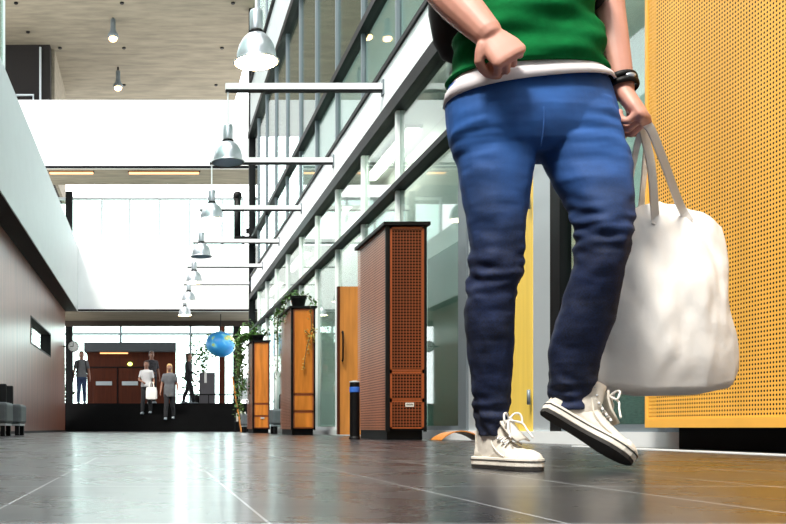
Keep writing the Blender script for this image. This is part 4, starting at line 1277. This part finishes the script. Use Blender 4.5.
    for sd in (-1, 1):
        pts = [(x, 0, z), (x + .006, sd * .012, z + .016), (x + .012, sd * .026, z + .014), (x + .016, sd * .028, z - .006), (x + .008, sd * .012, z - .004), (x, 0, z)]
        tube(lb, smooth_path([tr(p) for p in pts], 5), 0.0028, 6)
        pts = [(x, 0, z), (x + .022, sd * .022, z - .008), (x + .032, sd * .030, z - .026), (x + .046, sd * .036, z - .046)]
        tube(lb, smooth_path([tr(p) for p in pts], 5), 0.0028, 6)
    obj('lace', lb, M['lace'], root, smooth=True)
    return root
# planted shoe: heel far, toe towards the viewer and to the right
sneaker((0.880, 2.52, 0.001), math.radians(-69), 0.0, L=0.222, W=0.084)
# trailing shoe: heel lifted, toe down to the right
sneaker(P(541, 412, 2.42), math.radians(-16), math.radians(33), math.radians(-12), L=0.25)

# --- tote bag
BY = 2.54
c = P(665, 300, BY)
tote = thing('tote_bag', 'full cream cotton tote bag hanging from the striding person\'s hand', 'bag', c)
def lerp_tab(tab, u):
    for (a, b_) in zip(tab, tab[1:]):
        if u <= b_[0]:
            k = (u - a[0]) / (b_[0] - a[0])
            return tuple(x + (y_ - x) * k for x, y_ in zip(a[1:], b_[1:]))
    return tab[-1][1:]
topc = [(0, 606, 222), (.3, 640, 206), (.45, 656, 203), (.65, 684, 209), (.85, 705, 218), (1, 719, 228)]
botc = [(0, 594, 378), (.08, 600, 390), (.35, 640, 396), (.65, 690, 395), (.9, 724, 388), (1, 735, 368)]
nu, nv = 40, 44
front, back = [], []
for j in range(nv + 1):
    v = j / nv
    fr_, bk_ = [], []
    for i in range(nu + 1):
        u = i / nu
        tx, ty = lerp_tab(topc, u); bx_, by_ = lerp_tab(botc, u)
        px = tx + (bx_ - tx) * v + (6 * math.sin(v * 9) * (u ** 3) * .5)
        py = ty + (by_ - ty) * v
        th = 0.012 + 0.075 * (math.sin(PI * min(1, max(0, u))) ** 0.55) * (math.sin(PI * min(1, v * 0.86 + 0.02)) ** 0.9) + 0.02 * v * math.sin(PI * u)
        if j == nv: th = 0.012 + 0.02 * math.sin(PI * u)
        q = Vector((u * 3.2, v * 2.0, 0))
        nz_ = 0.012 * noise.noise(q * 1.4) + 0.008 * math.sin(u * 22 + 4 * noise.noise(Vector((u * 2, v * 3, 4)))) * (1 - v) ** 1.2 + 0.006 * noise.noise(q * 4)
        edge = math.sin(PI * u) ** .4 * min(1, 4 * (1 - v) + .1)
        fr_.append(P(px, py, BY) + Vector((0, -th - nz_ * edge, 0)))
        bk_.append(P(px, py, BY) + Vector((0, th + nz_ * edge, 0)))
    front.append(fr_); back.append(bk_)
bm = bmesh.new()
loft(bm, [fr_ + bk_[::-1] for fr_, bk_ in zip(front, back)], cap=False)
bm.verts.ensure_lookup_table()
n = 2 * (nu + 1)
last = list(bm.verts)[-n:]
for i in range(nu):
    bm.faces.new((last[i], last[i + 1], last[n - 2 - i], last[n - 1 - i]))
obj('bag', bm, M['tote'], tote, smooth=True)
GR = P(650, 133, 2.36)
def band(pts, w_=0.013, t_=0.0022):
    b = bmesh.new()
    sp = [Vector(p) for p in smooth_path(pts, 6)]
    rings = []
    for i, p in enumerate(sp):
        d = (sp[min(len(sp) - 1, i + 1)] - sp[max(0, i - 1)]).normalized()
        s = d.cross(Vector((0, 1, 0))).normalized(); u = s.cross(d).normalized()
        rings.append([p + s * w_ + u * t_, p - s * w_ + u * t_, p - s * w_ - u * t_, p + s * w_ - u * t_])
    loft(b, rings)
    return b
obj('handle', band([P(690, 222, BY - .035), P(680, 205, BY - .05), P(664, 162, 2.40), P(650, 128, 2.345), P(643, 128, 2.36), P(651, 165, 2.42), P(655, 215, BY - .04), P(655, 225, BY - .045)], 0.011), M['tote'], tote)
obj('handle', band([P(622, 228, BY + .02), P(627, 200, BY), P(634, 160, 2.42), P(641, 132, 2.37), P(648, 128, 2.375), P(645, 165, 2.45), P(641, 205, BY + .03), P(640, 225, BY + .03)], 0.008), M['tote'], tote)

# --- black shoulder bag on the back
c = P(452, -10, 2.60)
t = thing('shoulder_bag', 'black bag showing behind the elbow of the striding person at the top edge', 'bag', c)
bm = bmesh.new()
loft(bm, [rowring(y, l, r, 2.60, d, 24, 3) for y, l, r, d in ((62, 452, 475, .02), (56, 443, 520, .05), (40, 435, 560, .07), (10, 430, 575, .08), (-40, 430, 575, .08), (-90, 440, 565, .06), (-100, 470, 540, .02))])
obj('bag', bm, M['black_cloth'], t, smooth=True)
for sd in (0.845, 1.07):
    bm = bmesh.new()
    tube(bm, smooth_path([(sd, 2.58, 1.36), (sd, 2.50, 1.455), (sd, 2.38, 1.46), (sd, 2.31, 1.38), (sd - (0.03 if sd < .9 else -0.03), 2.29, 1.28), (sd - (0.09 if sd < .9 else -0.09), 2.42, 1.21), (sd, 2.55, 1.20)], 5), 0.02, 8, 0.4)
    obj('strap', bm, M['black_cloth'], t, smooth=True)
